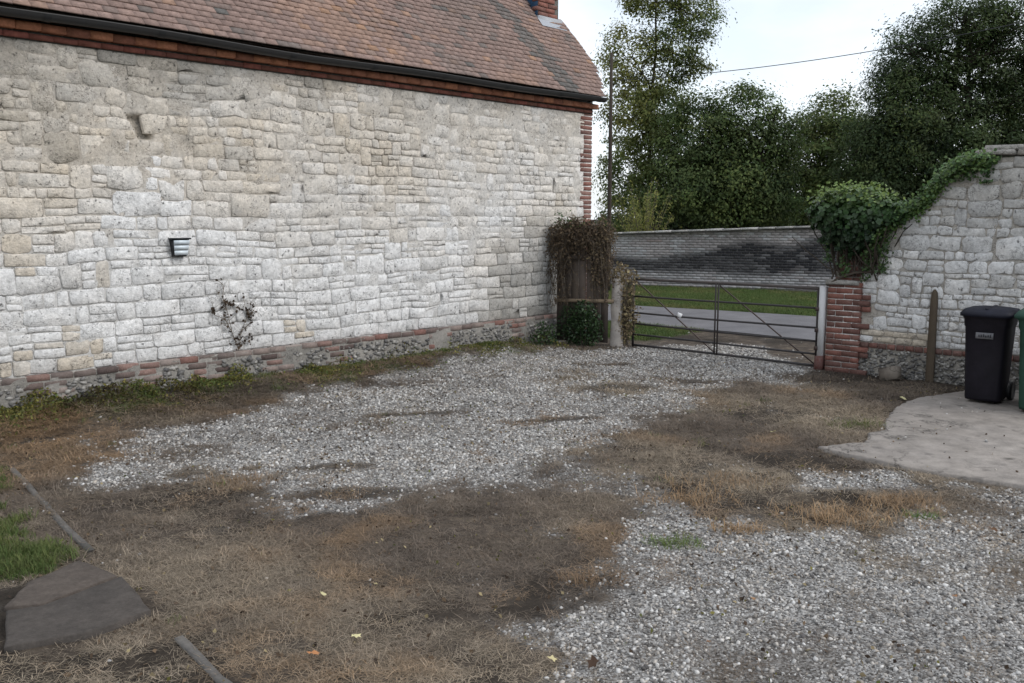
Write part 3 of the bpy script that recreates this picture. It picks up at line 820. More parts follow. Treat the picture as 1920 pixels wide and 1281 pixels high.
# chimney with lead flashing
CY0 = YE + 1.585 * cP; CZ0 = ZE + 1.585 * sP
chim = rel(MB().box(11.72, 12.24, CY0 + .04, CY0 + .62, CZ0 - .3, 8.6, (.75, .3, .6)).build('chimney', M['mortar']), barn)
bm_c = brick_variants(.225, .10, .066, M['brick'], lambda k: [(1.15, 0, .02), (1.0, .1, .08), (1.2, 0, 0), (.9, .3, .05), (1.05, .1, .1), (.95, .2, .05)][k])
for c in range(10):
    z = CZ0 + .14 + c * .076
    for kx in range(3):
        x = 11.72 + .12 + kx * .235 + (-.06 if c % 2 else 0)
        if x > 12.21: continue
        lay(rnd.choice(bm_c), (x, CY0 + .07, z), chim)
mb = MB()
mb.box(11.69, 12.28, CY0 - .02, CY0 + .035, CZ0 - .06, CZ0 + .10, (1, 0, 0))
v = np.array([(11.66, CY0 - .12, CZ0 - .08), (12.29, CY0 - .12, CZ0 - .08), (12.29, CY0 - .01, CZ0 + .055), (11.66, CY0 - .01, CZ0 + .055)])
mb.add(np.concatenate([v, v + [0, 0, -.012]]), BOXQ[:1] * 0 + [[0, 1, 2, 3]], None, (1, .1, 0))
mb.build('flashing', M['lead'], chim)
# lead dressed up the chimney's flank, coloured blue
mb = MB()
fv = np.array([(11.708, CY0 + .03, CZ0 + .06), (11.708, CY0 + .63, CZ0 + .06 + .6 * sP / cP), (11.708, CY0 + .63, CZ0 + 1.9), (11.708, CY0 + .03, CZ0 + 1.1)])
mb.add(np.concatenate([fv, fv - [.008, 0, 0]]), [[0, 1, 2, 3], [7, 6, 5, 4], [0, 4, 5, 1], [1, 5, 6, 2], [2, 6, 7, 3], [3, 7, 4, 0]], None, (1.0, 1, 0))
mb.build('side_flashing', M['lead'], chim)

# ------------------------------------------------------------------ lamp on the barn wall
lamp = empty('wall_lamp', (4.90, YB - .02, 1.58), 'small box lamp with pale louvred front fixed to the barn wall', 'lamp')
def tapered_case():
    v = np.array([(-.075, 0, .0), (.075, 0, .0), (.068, -.05, .0), (-.068, -.05, .0), (-.10, 0, .19), (.10, 0, .19), (.09, -.08, .185), (-.09, -.08, .185)])
    return mesh_np('case', v, np.array([[0, 3, 2, 1], [4, 5, 6, 7], [0, 1, 5, 4], [1, 2, 6, 5], [2, 3, 7, 6], [3, 0, 4, 7]]), M['iron'], (1, 0, 0))
link('case', tapered_case(), lamp)
for k in range(3):
    t0, t1 = .02 + k * .055, .068 + k * .055
    f = lambda t: (-.05 - .03 * t / .185)
    w = lambda t: .070 + .02 * t / .185
    v = np.array([(-w(t0), f(t0) - .004, t0), (w(t0), f(t0) - .004, t0), (w(t1), f(t1) - .004, t1), (-w(t1), f(t1) - .004, t1)])
    link('louvre', mesh_np('louvre', np.concatenate([v, v - [0, .012, .004]]), np.array([[0, 1, 2, 3], [7, 6, 5, 4], [0, 4, 5, 1], [1, 5, 6, 2], [2, 6, 7, 3], [3, 7, 4, 0]]), M['lampwhite'], (1, .15 * k, 0)), lamp)
link('cap', MB().box(-.108, .108, -.095, .0, .186, .202, (1, 0, 0)).mesh('cap', M['iron']), lamp)

# ------------------------------------------------------------------ leaf clouds
def leaves(centers, size, r, tints, droop=.3, fold=.25, asp=.55, nrm=None):
    """pointed leaves (two folded halves, four triangles) at given centres; centres (N,3), size (N,), tints (N,3)"""
    n = len(centers)
    a = r.normal(size=(n, 3)); a[:, 2] -= droop; a /= np.linalg.norm(a, axis=1)[:, None]
    b = r.normal(size=(n, 3)); b -= (b * a).sum(1)[:, None] * a; b /= np.linalg.norm(b, axis=1)[:, None] + 1e-9
    c = np.cross(a, b)
    if nrm is not None:
        c = nrm / (np.linalg.norm(nrm, axis=1)[:, None] + 1e-9)
        a = a - (a * c).sum(1)[:, None] * c; a /= np.linalg.norm(a, axis=1)[:, None] + 1e-9
        b = np.cross(c, a)
    L = size[:, None]; Wd = L * asp * .5
    v = np.stack([centers - a * L * .5, centers - b * Wd + c * Wd * fold + a * L * -.08, centers + a * L * .5, centers + b * Wd + c * Wd * fold + a * L * -.08], 1).reshape(-1, 3)
    k = np.arange(n)[:, None] * 4
    t = np.concatenate([k + [[0, 1, 2]], k + [[0, 2, 3]]])
    return v, t, np.repeat(tints, 4, 0)

def leaf_obj(name, centers, size, r, tints, mat, parent=None, **k):
    v, t, c = leaves(np.asarray(centers, float), np.asarray(size, float), r, np.asarray(tints, float), **k)
    o = link(name, mesh_np(name, v, t, mat, c))
    if parent is not None: rel(o, parent)
    return o

def branch(p0, p1, r0, r1, mb, r, n=5, wob=.12, sides=6):
    p0 = np.array(p0, float); p1 = np.array(p1, float)
    t = np.linspace(0, 1, n)[:, None]
    L = np.linalg.norm(p1 - p0)
    P = p0 + (p1 - p0) * t + np.sin(t * math.pi) * r.normal(size=3) * L * wob * .6
    P[1:-1] += r.normal(size=(n - 2, 3)) * L * wob * .12
    P[:, 2] += np.sin(t[:, 0] * math.pi) * L * .06
    mb.tube(P, np.linspace(r0, r1, n), sides, (r.uniform(.8, 1.1), r.uniform(0, .6), 0), cap=False)
    return P

def tree(name, fw, rt, lobes, nleaf, lsize, tintf, label, trunk_r=.16, seed=1, clump=.33, per=90, shell=.55, mat='leaf', trunks=((0, 0),), cat='tree', group='trees beyond the far wall', asp=.55):
    r = np.random.default_rng(seed)
    base = FW * fw + RT * rt
    root = empty(name, tuple(base), label, cat, group)
    ax = [RT, FW]
    L = np.array(lobes, float)                     # a (right), b (away), z, ra, rb, rz
    vol = L[:, 3] * L[:, 4] * L[:, 5]; pr = vol ** .8 / (vol ** .8).sum()
    nc = max(8, nleaf // per)
    w = r.choice(len(L), nc, p=pr)
    d = r.normal(size=(nc, 3)); d /= np.linalg.norm(d, axis=1)[:, None]
    rad = shell + (1.02 - shell) * r.random(nc) ** .7
    d *= rad[:, None]
    a = L[w, 0] + d[:, 0] * L[w, 3]; b = L[w, 1] + d[:, 1] * L[w, 4]; z = L[w, 2] + d[:, 2] * L[w, 5]
    cc = base + a[:, None] * RT + b[:, None] * FW + np.array([0, 0, 1.]) * z[:, None]
    cs = clump * r.uniform(.6, 1.4, nc)
    k = r.choice(nc, nleaf)
    off = r.normal(size=(nleaf, 3)) * cs[k][:, None] * [1, 1, .6]
    P = cc[k] + off
    sz = lsize * r.uniform(.6, 1.35, nleaf)
    ct = np.array([tintf(cc[i], r) for i in range(nc)])
    T = ct[k] + r.normal(size=(nleaf, 3)) * [.14, .07, .06]
    T = np.clip(T, [.35, 0, 0], [2.2, 1, 1])
    oc = cc[k] - (base + np.array([0, 0, 1.]) * L[:, 2].mean()); oc /= np.linalg.norm(oc, axis=1)[:, None] + 1e-9
    nr = off / (cs[k][:, None] + 1e-6) * .8 + oc * .8 + np.array([0, 0, .75]) + r.normal(size=(nleaf, 3)) * .55
    leaf_obj('crown', P, sz, r, T, M[mat], root, asp=asp, nrm=nr)
    mb = MB()
    top = L[:, 2].max()
    for (ta, tb) in trunks:
        tb0 = base + RT * ta + FW * tb
        big = np.argsort(-L[:, 2])[:1][0]
        tp = base + L[big, 0] * RT + L[big, 1] * FW + np.array([0, 0, L[big, 2] + L[big, 5] * .3])
        P0 = branch(tb0 - [0, 0, .2], tp, trunk_r, trunk_r * .15, mb, r, 9, .05, 8)
        for li in range(len(L)):
            tgt = base + L[li, 0] * RT + L[li, 1] * FW + np.array([0, 0, L[li, 2]])
            j = int(np.clip(np.searchsorted(P0[:, 2], L[li, 2] - L[li, 5] * .9), 1, 6))
            Q = branch(P0[j], tgt, trunk_r * .5, trunk_r * .18, mb, r, 5, .12)
            near = np.where(w == li)[0]
            for ci in r.permutation(near)[:16]:
                branch(Q[2 + r.integers(0, 3)], cc[ci], trunk_r * .16, .008, mb, r, 4, .12, 4)
    rel(mb.build('trunk', M['bark'], None, smooth=True), root)
    return root

def dark_green(y=.08, d=.35, v=.9):
    return lambda c, r: (v * r.uniform(.6, 1.45), max(0, y + r.normal() * .08), np.clip(d + r.normal() * .25, 0, 1))

def t1_tint(c, r):
    hi = float(sstep(4.5, 8.5, c[2]))
    lf = float(sstep(.4, -1.2, (c - (FW * 33 + RT * 5.07)) @ RT))
    return (r.uniform(1.2, 2.0), max(0, .28 + .30 * lf * float(sstep(3.5, 6.5, c[2])) + r.normal() * .12), np.clip(.22 - .2 * lf + r.normal() * .15, 0, 1))

tree('ash_tree', 33, 5.07, [(.1, 0, 11.8, 1.5, 1.5, 1.5), (-.2, 0, 9.9, 1.35, 1.3, 1.2), (1.3, .2, 8.9, .95, 1, .9), (-1.0, 0, 7.4, .95, 1.1, 1.3), (.6, 0, 7.6, 1.0, 1, .9), (1.5, 0, 7.3, .5, .6, .5), (-.9, 0, 5.4, 1.05, 1.1, 1.2), (.2, 0, 5.6, .9, 1, 1.3), (-.85, .2, 3.4, 1.1, 1.1, 1.3), (.3, 0, 3.2, 1.1, 1, 1.4), (-1.3, .3, 2.0, .7, 1, .9)], 56000, .105, t1_tint,
     'tall airy tree with yellowing leaves right of the barn roof', .085, 3, .25, 110)
tree('round_tree', 31, 6.9, [(-.7, 0, 4.6, 1.35, 1.4, 1.5), (.55, 0, 4.9, 1.2, 1.3, 1.4), (1.35, .2, 3.9, 1.1, 1.2, 1.5), (-1.2, 0, 3.0, 1.2, 1.4, 1.3), (.2, 0, 2.8, 1.6, 1.5, 1.4), (1.5, 0, 2.5, 1.2, 1.3, 1.2), (1.75, 0, 5.2, .35, .4, .55), (2.2, 0, 4.4, .6, .7, .8)], 62000, .11, dark_green(.12, .22, 1.4),
     'dense dark round-topped tree behind the middle of the far wall', .16, 4, .27, 120)
tree('bushy_tree', 35, 11.9, [(0, 0, 5.3, 1.2, 1.3, 1.4), (-.9, 0, 4.2, 1.1, 1.2, 1.5), (.9, 0, 4.3, 1.2, 1.2, 1.5), (-1.0, 0, 2.6, 1.2, 1.2, 1.4), (.6, 0, 2.7, 1.5, 1.3, 1.4), (2.0, 0, 2.9, 1.2, 1.2, 1.6)], 46000, .12, dark_green(.18, .08, 1.5),
     'mid green bushy tree between the round tree and the big dark tree', .14, 5, .29, 120)
tree('spreading_tree', 29, 13.6, [(.2, 0, 7.9, 1.4, 1.5, .9), (-1.3, 0, 7.0, 1.1, 1.3, 1.0), (1.6, 0, 7.9, .9, 1.3, .9), (-1.9, 0, 5.9, .9, 1.2, .8), (-.6, .3, 5.9, 1.2, 1.3, .9), (.9, 0, 6.5, 1.2, 1.3, .9), (-2.4, 0, 4.6, .8, 1, .6), (-1.6, 0, 3.9, 1.0, 1.2, .8), (1.9, 0, 5.6, 1.1, 1.2, 1.0), (2.6, 0, 6.8, .9, 1.2, .9), (-2.2, 0, 2.8, .9, 1.0, .9), (-.6, 0, 2.6, 1.0, 1.2, .8), (1.0, .2, 3.0, 1.1, 1.2, 1.0), (2.4, 0, 3.9, 1.1, 1.2, 1.1), (2.2, 0, 2.6, 1.2, 1.2, 1), (.1, -.6, 4.4, .8, .7, .6), (.2, -.5, 5.3, .9, .7, .5), (-1.5, -.2, 4.9, 1.1, 1.1, .8), (-2.6, 0, 3.6, .9, 1, .8), (-.3, -.3, 3.6, 1.2, 1.1, .7), (-.9, -.3, 4.5, 1.0, 1, .7), (1.3, -.3, 4.3, .9, .9, .7)], 150000, .105, dark_green(.10, .45, 1.05),
     'big dark spreading tree with forked limbs above the stone wall', .15, 6, .25, 130, .35, trunks=((-.1, 0), (.35, .1)), asp=.4)
tree('dark_tree', 30, 18.0, [(0, 0, 7.3, 1.6, 1.5, 1.1), (-.9, 0, 5.5, 1.5, 1.5, 1.4), (1, 0, 5.5, 1.6, 1.5, 1.5), (-.9, 0, 3.5, 1.5, 1.5, 1.3), (.9, 0, 3.2, 1.6, 1.5, 1.5)], 52000, .11, dark_green(.08, .45, 1.0),
     'dark tree at the right edge of the picture beside the big spreading tree', .2, 7, .27, 120)
for (n_, fw_, rt_, sd_, lab) in (('hedgerow_tree', 39, 8.0, 21, 'low dark hedgerow tree glimpsed behind the round-topped tree'), ('hedgerow_tree', 40, 15.5, 22, 'low dark hedgerow tree glimpsed behind the spreading tree'), ('hedgerow_tree', 39, 20.5, 23, 'low dark hedgerow tree behind the right end of the stone wall')):
    tree(n_, fw_, rt_, [(-2.4, 0, 2.2, 1.8, 1.2, 1.7), (0, 0, 2.4, 1.9, 1.3, 1.9), (2.4, 0, 2.2, 1.8, 1.2, 1.6), (1.2, 0, 3.4, 1.3, 1, 1.0)], 26000, .16, dark_green(.1, .5, .8), lab, .12, sd_, .3, 120, .2)

# pale upright shrub behind the wall
def shrub():
    r = np.random.default_rng(8)
    base = FW * 28.2 + RT * 4.05
    root = empty('willow_shrub', tuple(base), 'pale yellow-green shrub of upright shoots behind the far wall by the pole', 'shrub')
    mb = MB(); P = []; T = []
    for k in range(46):
        a = r.uniform(0, 2 * math.pi); sp = r.uniform(.1, 1.0); h = r.uniform(1.6, 3.6) * (1 - .25 * sp)
        q = np.linspace(0, 1, 7)[:, None]
        pts = base + np.array([math.cos(a) * sp, math.sin(a) * sp, 0]) * q ** 1.4 * 1.1 + np.array([0, 0, 1]) * q * h
        mb.tube(pts, np.linspace(.014, .004, 7), 4, (1.6, .8, 0), cap=False)
        for j in range(80):
            t = r.uniform(.3, 1); i = t * 6; i0 = min(int(i), 5)
            P.append(pts[i0] + (pts[i0 + 1] - pts[i0]) * (i - i0) + r.normal(size=3) * .07); T.append((r.uniform(1.3, 2.1), r.uniform(.3, .75), 0))
    rel(mb.build('stems', M['bark']), root)
    leaf_obj('foliage', P, r.uniform(.06, .14, len(P)), r, T, M['leaf'], root, asp=.3)
shrub()

# ------------------------------------------------------------------ far wall across the lane
ya, yb = 21.0, 3.0
A_ = np.array([WALLX(ya), ya]); B_ = np.array([WALLX(yb), yb])
WL = np.linalg.norm(B_ - A_); WD = (B_ - A_) / WL; WN = np.array([-WD[1], WD[0]]); WN = WN if WN @ np.array([-1, 0]) > 0 else -WN
fwall = empty('far_brick_wall', (float(WALLX(12)), 12, 0), 'long low whitewashed brick wall with black mould across the lane', 'wall')
def wtop(s): return 1.545 + .0385 * (s - 5.0)
def fpt(s, d, z): return np.array([A_[0] + WD[0] * s + WN[0] * d, A_[1] + WD[1] * s + WN[1] * d, z])
n = 40; ss = np.linspace(0, WL, n)
V = []
for s in ss: V += [fpt(s, -.004, -.1), fpt(s, -.004, wtop(s) - .03), fpt(s, -.3, wtop(s) - .03), fpt(s, -.3, -.1)]
k = np.arange(n - 1)[:, None] * 4
q = np.concatenate([np.concatenate([k + a, k + b, k + b + 4, k + a + 4], 1) for a, b in ((0, 1), (1, 2), (2, 3))])
body = rel(link('wall_body', mesh_np('wall_body', V, q, M['mortar'], (.6, .2, .3))), fwall)
def far_tint(s, z, r):
    h = wtop(s); f = z / h
    n = float(fbm(s, z, .9, 4, 41)); n2 = float(fbm(s * .4, z, 1.6, 3, 43))
    top = .54 + .24 * sstep(6, 10.5, s) + (n - .5) * .3
    b = float(sstep(top + .12, top - .08, f) * sstep(.16 + (n2 - .5) * .3, .36 + (n2 - .5) * .3, f)) * (.93 + .15 * (n2 - .5))
    b = max(b, (.12 if f > .62 else .26) + .5 * (n - .5))
    if f > .85: b *= .6
    return (r.uniform(.9, 1.08), float(np.clip(.05 + (n2 - .46) * .9 + r.uniform(-.1, .2), 0, 1)), float(np.clip(b + r.uniform(-.07, .07), 0, .97)))
bricks = []
for c in range(30):
    z = .03 + c * .0745
    s = (.11 if c % 2 else 0)
    while s < WL - .1:
        if z < wtop(s) - .09: bricks.append((s + .11, z + .034))
        s += .2255
bp = np.array([fpt(s, 0, z) for s, z in bricks])
ok = in_view(bp, 0)
# what the gate opening lets the camera see
azz = np.degrees(np.arctan2(bp @ RT, bp @ FW))
ok &= (azz > 7.4) & (azz < 18.3)
dist = np.where(ok & (bp[:, 2] > .9), np.linalg.norm(bp, axis=1), np.where(ok, 500 + np.linalg.norm(bp, axis=1), 1e9))
sing = set(np.argsort(dist)[:290].tolist())
rest = MB()
ang = math.atan2(WD[1], WD[0])
fvars = {}
for k, (s, z) in enumerate(bricks):
    t = far_tint(s, z, rnd)
    d = .004 + rnd.uniform(-.003, .004)
    u = np.array([WD[0], WD[1], 0]) * .1075; vv = np.array([WN[0], WN[1], 0]) * .02
    if k in sing:
        key = (round(t[0] * 4), round(t[1] * 3), round(t[2] * 5))
        if key not in fvars:
            fvars[key] = MB().box(-.1075, .1075, -.02, .02, -.0325, .0325, (key[0] / 4, key[1] / 3, key[2] / 5), .002).mesh('brick', M['farbrick'])
        p = fpt(s, d - .02 + .006, z)
        o = link('brick', fvars[key], body, loc=tuple(p), rot=(0, 0, ang))
    else:
        rest.obox(fpt(s, d - .02 + .006, z), u, vv, (0, 0, .0325), t)
rest.build('brickwork', M['farbrick'], body, kind='stuff')
s = 0; cv = [MB().box(-.235, .235, -.19, .06, -.03, .022, (t, .15, b), .006).mesh('coping_stone', M['limewash']) for t, b in ((.8, .2), (.7, .3), (.85, .1), (.75, .35))]
while s < WL - .3:
    s += .24
    p = fpt(s, 0, wtop(s) + .003)
    link('coping_stone', rnd.choice(cv), body, loc=tuple(p), rot=(rnd.uniform(-.01, .01), -math.atan(.0385), ang + (math.pi if False else 0)))
    s += .24

# ------------------------------------------------------------------ pole and overhead wire
pp = FW * 25.0 + RT * 2.62
pole = empty('utility_pole', tuple(pp), 'slim dark wooden pole rising beside the barn corner', 'pole')
mb = MB(); mb.tube([pp + [0, 0, z] for z in (-.2, 2, 4, 6.3)], [.062, .056, .05, .04], 10, (1.0, .1, 0)); rel(mb.build('post', M['bark'], smooth=True), pole)
mb = MB(); mb.tube([pp + [.04, -.02, 5.50], pp + [.16, -.04, 5.50], pp + [.16, -.04, 5.62]], .02, 6, (.6, 0, 1)); rel(mb.build('insulator', M['bark']), pole)
we = FW * 19.0 + RT * 16.0 + np.array([0, 0, 7.3])
ws = pp + np.array([.16, -.04, 5.60])
t = np.linspace(0, 1, 30)[:, None]
wp = ws + (we - ws) * t; wp[:, 2] -= .45 * 4 * (t * (1 - t))[:, 0]
tag(MB().tube(wp, .010, 5, (1, 0, 0)).build('overhead_wire', M['iron']), 'thin black overhead wire crossing the sky in front of the trees', 'wire')

# ------------------------------------------------------------------ gate
gate = empty('field_gate', (11.70, 6.8, 0), 'low black metal field gate of six thin bars across the drive', 'gate')
GX, GL, GR = 11.70, 8.27, 5.29
def bar(name, pts, r, tint=(1, .15, 0), n=6):
    return rel(MB().tube(pts, r, n, tint).build(name, M['gate'], smooth=True), gate)
for k, z in enumerate((1.065, .80, .54, .365, .195, .035)):
    yy = np.linspace(GL, GR, 7)
    bar('bar', [(GX + .006 * math.sin(y * 2 + k), y, z + .006 * math.sin(y * 1.3 + k)) for y in yy], .024 if k == 0 else (.019 if k == 5 else .0155), (1, .1 if k else .3, .25 if k == 0 else .05))
for dy in (-.022, .022):
    rel(MB().box(GX - .022, GX - .014, 6.80 + dy - .011, 6.80 + dy + .011, .03, 1.065, (1, .2, 0)).build('upright', M['gate']), gate)
bar('end_stile', [(GX, GL, .0), (GX, GL, 1.08)], .02)
bar('end_stile', [(GX, GR, .0), (GX, GR, 1.08)], .02)
bar('brace', [(GX + .022, GL - .03, 1.03), (GX + .022, 6.84, .05)], .010, (1, .6, 0))
bar('brace', [(GX + .022, 6.78, 1.03), (GX + .022, GR + .03, .05)], .010, (1, .6, 0))
rel(MB().obox((GX - .02, 7.42, .56), (.006, 0, 0), (0, .035, .01), (0, -.01, .03), (1.3, 0, 0)).build('tag', M['whitepaint']), gate)

gp = empty('gate_post', (11.66, 5.20, 0), 'slim white painted gate post with rusty red foot', 'post')
rel(MB().box(11.62, 11.70, 5.165, 5.245, .17, 1.10, (1, .15, 0), .004).build('post', M['whitepaint']), gp)
rel(MB().box(11.60, 11.72, 5.15, 5.262, -.05, .18, (.55, .0, .9), .012).build('foot', M['whitepaint']), gp)
for z in (.28, .52, .80):
    rel(MB().box(11.61, 11.64, 5.24, 5.285, z - .025, z + .025, (1, .5, 0)).build('hinge', M['gate']), gp)

cp = empty('concrete_post', (11.57, 8.46, 0), 'weathered grey concrete gate post leaning beside the boarded panel', 'post')
def conc_post():
    mb = MB(); V = []
    hs = [-.1, .08, .3, .42, .6, .8, .98, 1.06]
    ws = [.115, .11, .10, .088, .098, .09, .085, .06]
    for h, w in zip(hs, ws):
        dx = rnd.uniform(-.006, .006)
        for (a, b) in ((-1, -.6), (-.6, -1), (.6, -1), (1, -.6), (1, .6), (.6, 1), (-.6, 1), (-1, .6)):
            V.append((11.57 + dx + a * w, 8.46 + b * w + .01 * h, h))
    n = 8
    q = [[r * n + k, r * n + (k + 1) % n, (r + 1) * n + (k + 1) % n, (r + 1) * n + k] for r in range(len(hs) - 1) for k in range(n)]
    return mesh_np('post', V, [np.array(q), np.arange((len(hs) - 1) * n, len(hs) * n)[None]], M['concrete'], (1.25, .1, .05))
rel(link('post', conc_post()), cp)

# ------------------------------------------------------------------ boarded panel between barn and post
pa, pb = np.array([11.20, 9.40]), np.array([11.47, 8.58])
pd = (pb - pa) / np.linalg.norm(pb - pa); pn = np.array([-abs(pd[1]), -abs(pd[0])]); pn = np.array([pd[1], -pd[0]])
if pn @ np.array([-1, -.5]) < 0: pn = -pn
PLn = np.linalg.norm(pb - pa)
panel = empty('boarded_panel', (11.33, 9.0, 0), 'narrow dark board panel smothered in dead creeper beside the barn', 'fence panel')
nb = 7; bw = PLn / nb
for k in range(nb):
    c = pa + pd * bw * (k + .5)
    top = 1.72 + rnd.uniform(-.02, .02)
    rel(MB().obox((c[0] + pn[0] * rnd.uniform(-.004, .004), c[1], (top + .06) / 2), (pd[0] * (bw / 2 - .005), pd[1] * (bw / 2 - .005), 0), (pn[0] * .011, pn[1] * .011, 0), (0, 0, (top - .06) / 2), (rnd.uniform(.55, 1.2), rnd.uniform(0, .3), rnd.uniform(0, .4))).build('board', M['wood']), panel)
mid = (pa + pb) / 2
for z, tn in ((.71, (1.5, .8, 0)), (1.38, (.8, .2, .3))):
    rel(MB().obox((mid[0] + pn[0] * .035 + pd[0] * .04, mid[1] + pn[1] * .035 + pd[1] * .04, z), (pd[0] * (PLn / 2 + .06), pd[1] * (PLn / 2 + .06), .01), (pn[0] * .022, pn[1] * .022, 0), (0, 0, .026), tn).build('rail', M['wood']), panel)

def strands(root, name, starts, fn, n, r, mat='bark', rad=.004, tint=(1.6, .8, 0)):
    mb = MB()
    for k in range(n):
        mb.tube(fn(r), rad * r.uniform(.6, 1.5), 3, (r.uniform(.8, 1.7) , r.uniform(.3, 1), 0), cap=False)
    return rel(mb.build(name, M[mat]), root)

def dead_vine():
    r = np.random.default_rng(31)
    root = empty('dead_creeper', (11.35, 8.9, 0), 'brown tangled dead creeper hanging over the top of the boarded panel', 'creeper')
    P = []; T = []; mb = MB()
    for k in range(430):
        t = r.uniform(-.06, 1.04); s = pa + pd * PLn * t
        side = t > .72
        z0 = 1.78 + r.normal() * .06
        drop = r.uniform(.04, .38) if not side else r.uniform(.2, 1.15)
        if t < .2: drop = r.uniform(.3, 1.3)
        out = r.uniform(.03, .17)
        q = np.linspace(0, 1, 8)
        lat = np.cumsum(r.normal(size=8)) * (.05 if not side else .03) + r.normal() * .14 * q * (0 if side else 1); dn = np.cumsum(r.normal(size=8)) * .035
        od = out * np.sin(q * 2.2) + np.cumsum(r.normal(size=8)) * .012
        pts = np.stack([s[0] + pn[0] * od + pd[0] * lat, s[1] + pn[1] * od + pd[1] * lat, z0 + .06 * np.sin(q * 3.1) - drop * q ** 1.3 + dn], 1)
        mb.tube(pts, .0032, 3, (r.uniform(1, 2.4), r.uniform(.3, 1), 0), cap=False)
        for j in range(24):
            i = r.uniform(0, 6.99); i0 = int(i)
            P.append(pts[i0] + (pts[i0 + 1] - pts[i0]) * (i - i0) + r.normal(size=3) * .03)
            T.append((r.uniform(.6, 1.3), r.uniform(0, .5) if side else r.uniform(0, .25), r.uniform(0, .9)))
    rel(mb.build('stems', M['bark']), root)
    leaf_obj('dead_leaves', P, r.uniform(.02, .055, len(P)), r, T, M['deadleaf'], root)
    # a few green leaves still growing on top, by the barn wall
    P = []; T = []
    for k in range(150):
        t = abs(r.normal()) * .28; s = pa + pd * PLn * t
        P.append((s[0] + r.normal() * .05 - .05, s[1] - .06 + r.normal() * .06, 1.84 + abs(r.normal()) * .07 + (.22 * r.random() if t < .1 else 0))); T.append((r.uniform(.8, 1.3), r.uniform(0, .3), r.uniform(0, .4)))
    leaf_obj('green_leaves', P, r.uniform(.03, .06, len(P)), r, T, M['ivy'], root)
dead_vine()

def climber_on_post():
    r = np.random.default_rng(32)
    root = empty('variegated_climber', (11.66, 8.33, 0), 'cream and brown leaved climber on the concrete post beside the gate', 'climber')
    P = []; T = []; mb = MB()
    for k in range(60):
        y = 8.33 + r.normal() * .05; z1 = r.uniform(.4, 1.2)
        q = np.linspace(0, 1, 6)
        pts = np.stack([11.56 + .05 * q + r.normal() * .04 * q, y + r.normal() * .05 * q + .05 * np.sin(q * 6), z1 * q + .02], 1)
        mb.tube(pts, .004, 3, (1.5, .8, 0), cap=False)
        for j in range(16):
            i = r.uniform(1, 4.99); i0 = int(i); p = pts[i0] + (pts[i0 + 1] - pts[i0]) * (i - i0) + r.normal(size=3) * [.05, .05, .04]
            P.append(p); T.append((r.uniform(.6, 1.5), r.uniform(.2, 1), r.uniform(0, .5)))
    for k in range(260):
        P.append((11.57 + r.normal() * .08, 8.42 + r.normal() * .11, 1.13 + r.normal() * .09)); T.append((r.uniform(.6, 1.4), r.uniform(.2, 1), r.uniform(0, .6)))
    rel(mb.build('stems', M['bark']), root)
    leaf_obj('foliage', P, r.uniform(.03, .06, len(P)), r, T, M['deadleaf'], root, asp=.8)
climber_on_post()

def bramble(name, label, c, ext, n, seed, tf, cat='shrub', ls=(.03, .06), mat='ivy', canes=14):
    r = np.random.default_rng(seed)
    root = empty(name, (c[0], c[1], 0), label, cat)
    d = r.normal(size=(n, 3)); d /= np.linalg.norm(d, axis=1)[:, None]
    P = np.array(c) + d * (r.random(n) ** .5)[:, None] * np.array(ext)
    P[:, 2] = np.abs(P[:, 2]) + .02
    leaf_obj('foliage', P, r.uniform(*ls, n), r, [tf(r) for _ in range(n)], M[mat], root, asp=.7)
    mb = MB()
    for k in range(canes):
        p0 = np.array([c[0] + r.normal() * ext[0] * .3, c[1] + r.normal() * ext[1] * .3, 0]); p1 = P[r.integers(n)]
        branch(p0, p1, .006, .003, mb, r, 5, .2, 4)
    rel(mb.build('stems', M['bark']), root)
    return root
bramble('bramble', 'dark green bramble growing against the foot of the boarded panel', (11.22, 8.93, .30), (.16, .46, .42), 2100, 41, lambda r: (r.uniform(.6, 1.2), r.uniform(0, .15), r.uniform(.2, .9)))
bramble('bramble', 'low dark weeds in the corner where barn plinth meets the panel', (10.75, 9.25, .12), (.35, .14, .28), 420, 42, lambda r: (r.uniform(.6, 1.2), r.uniform(0, .3), r.uniform(.2, .9)), 'weeds')

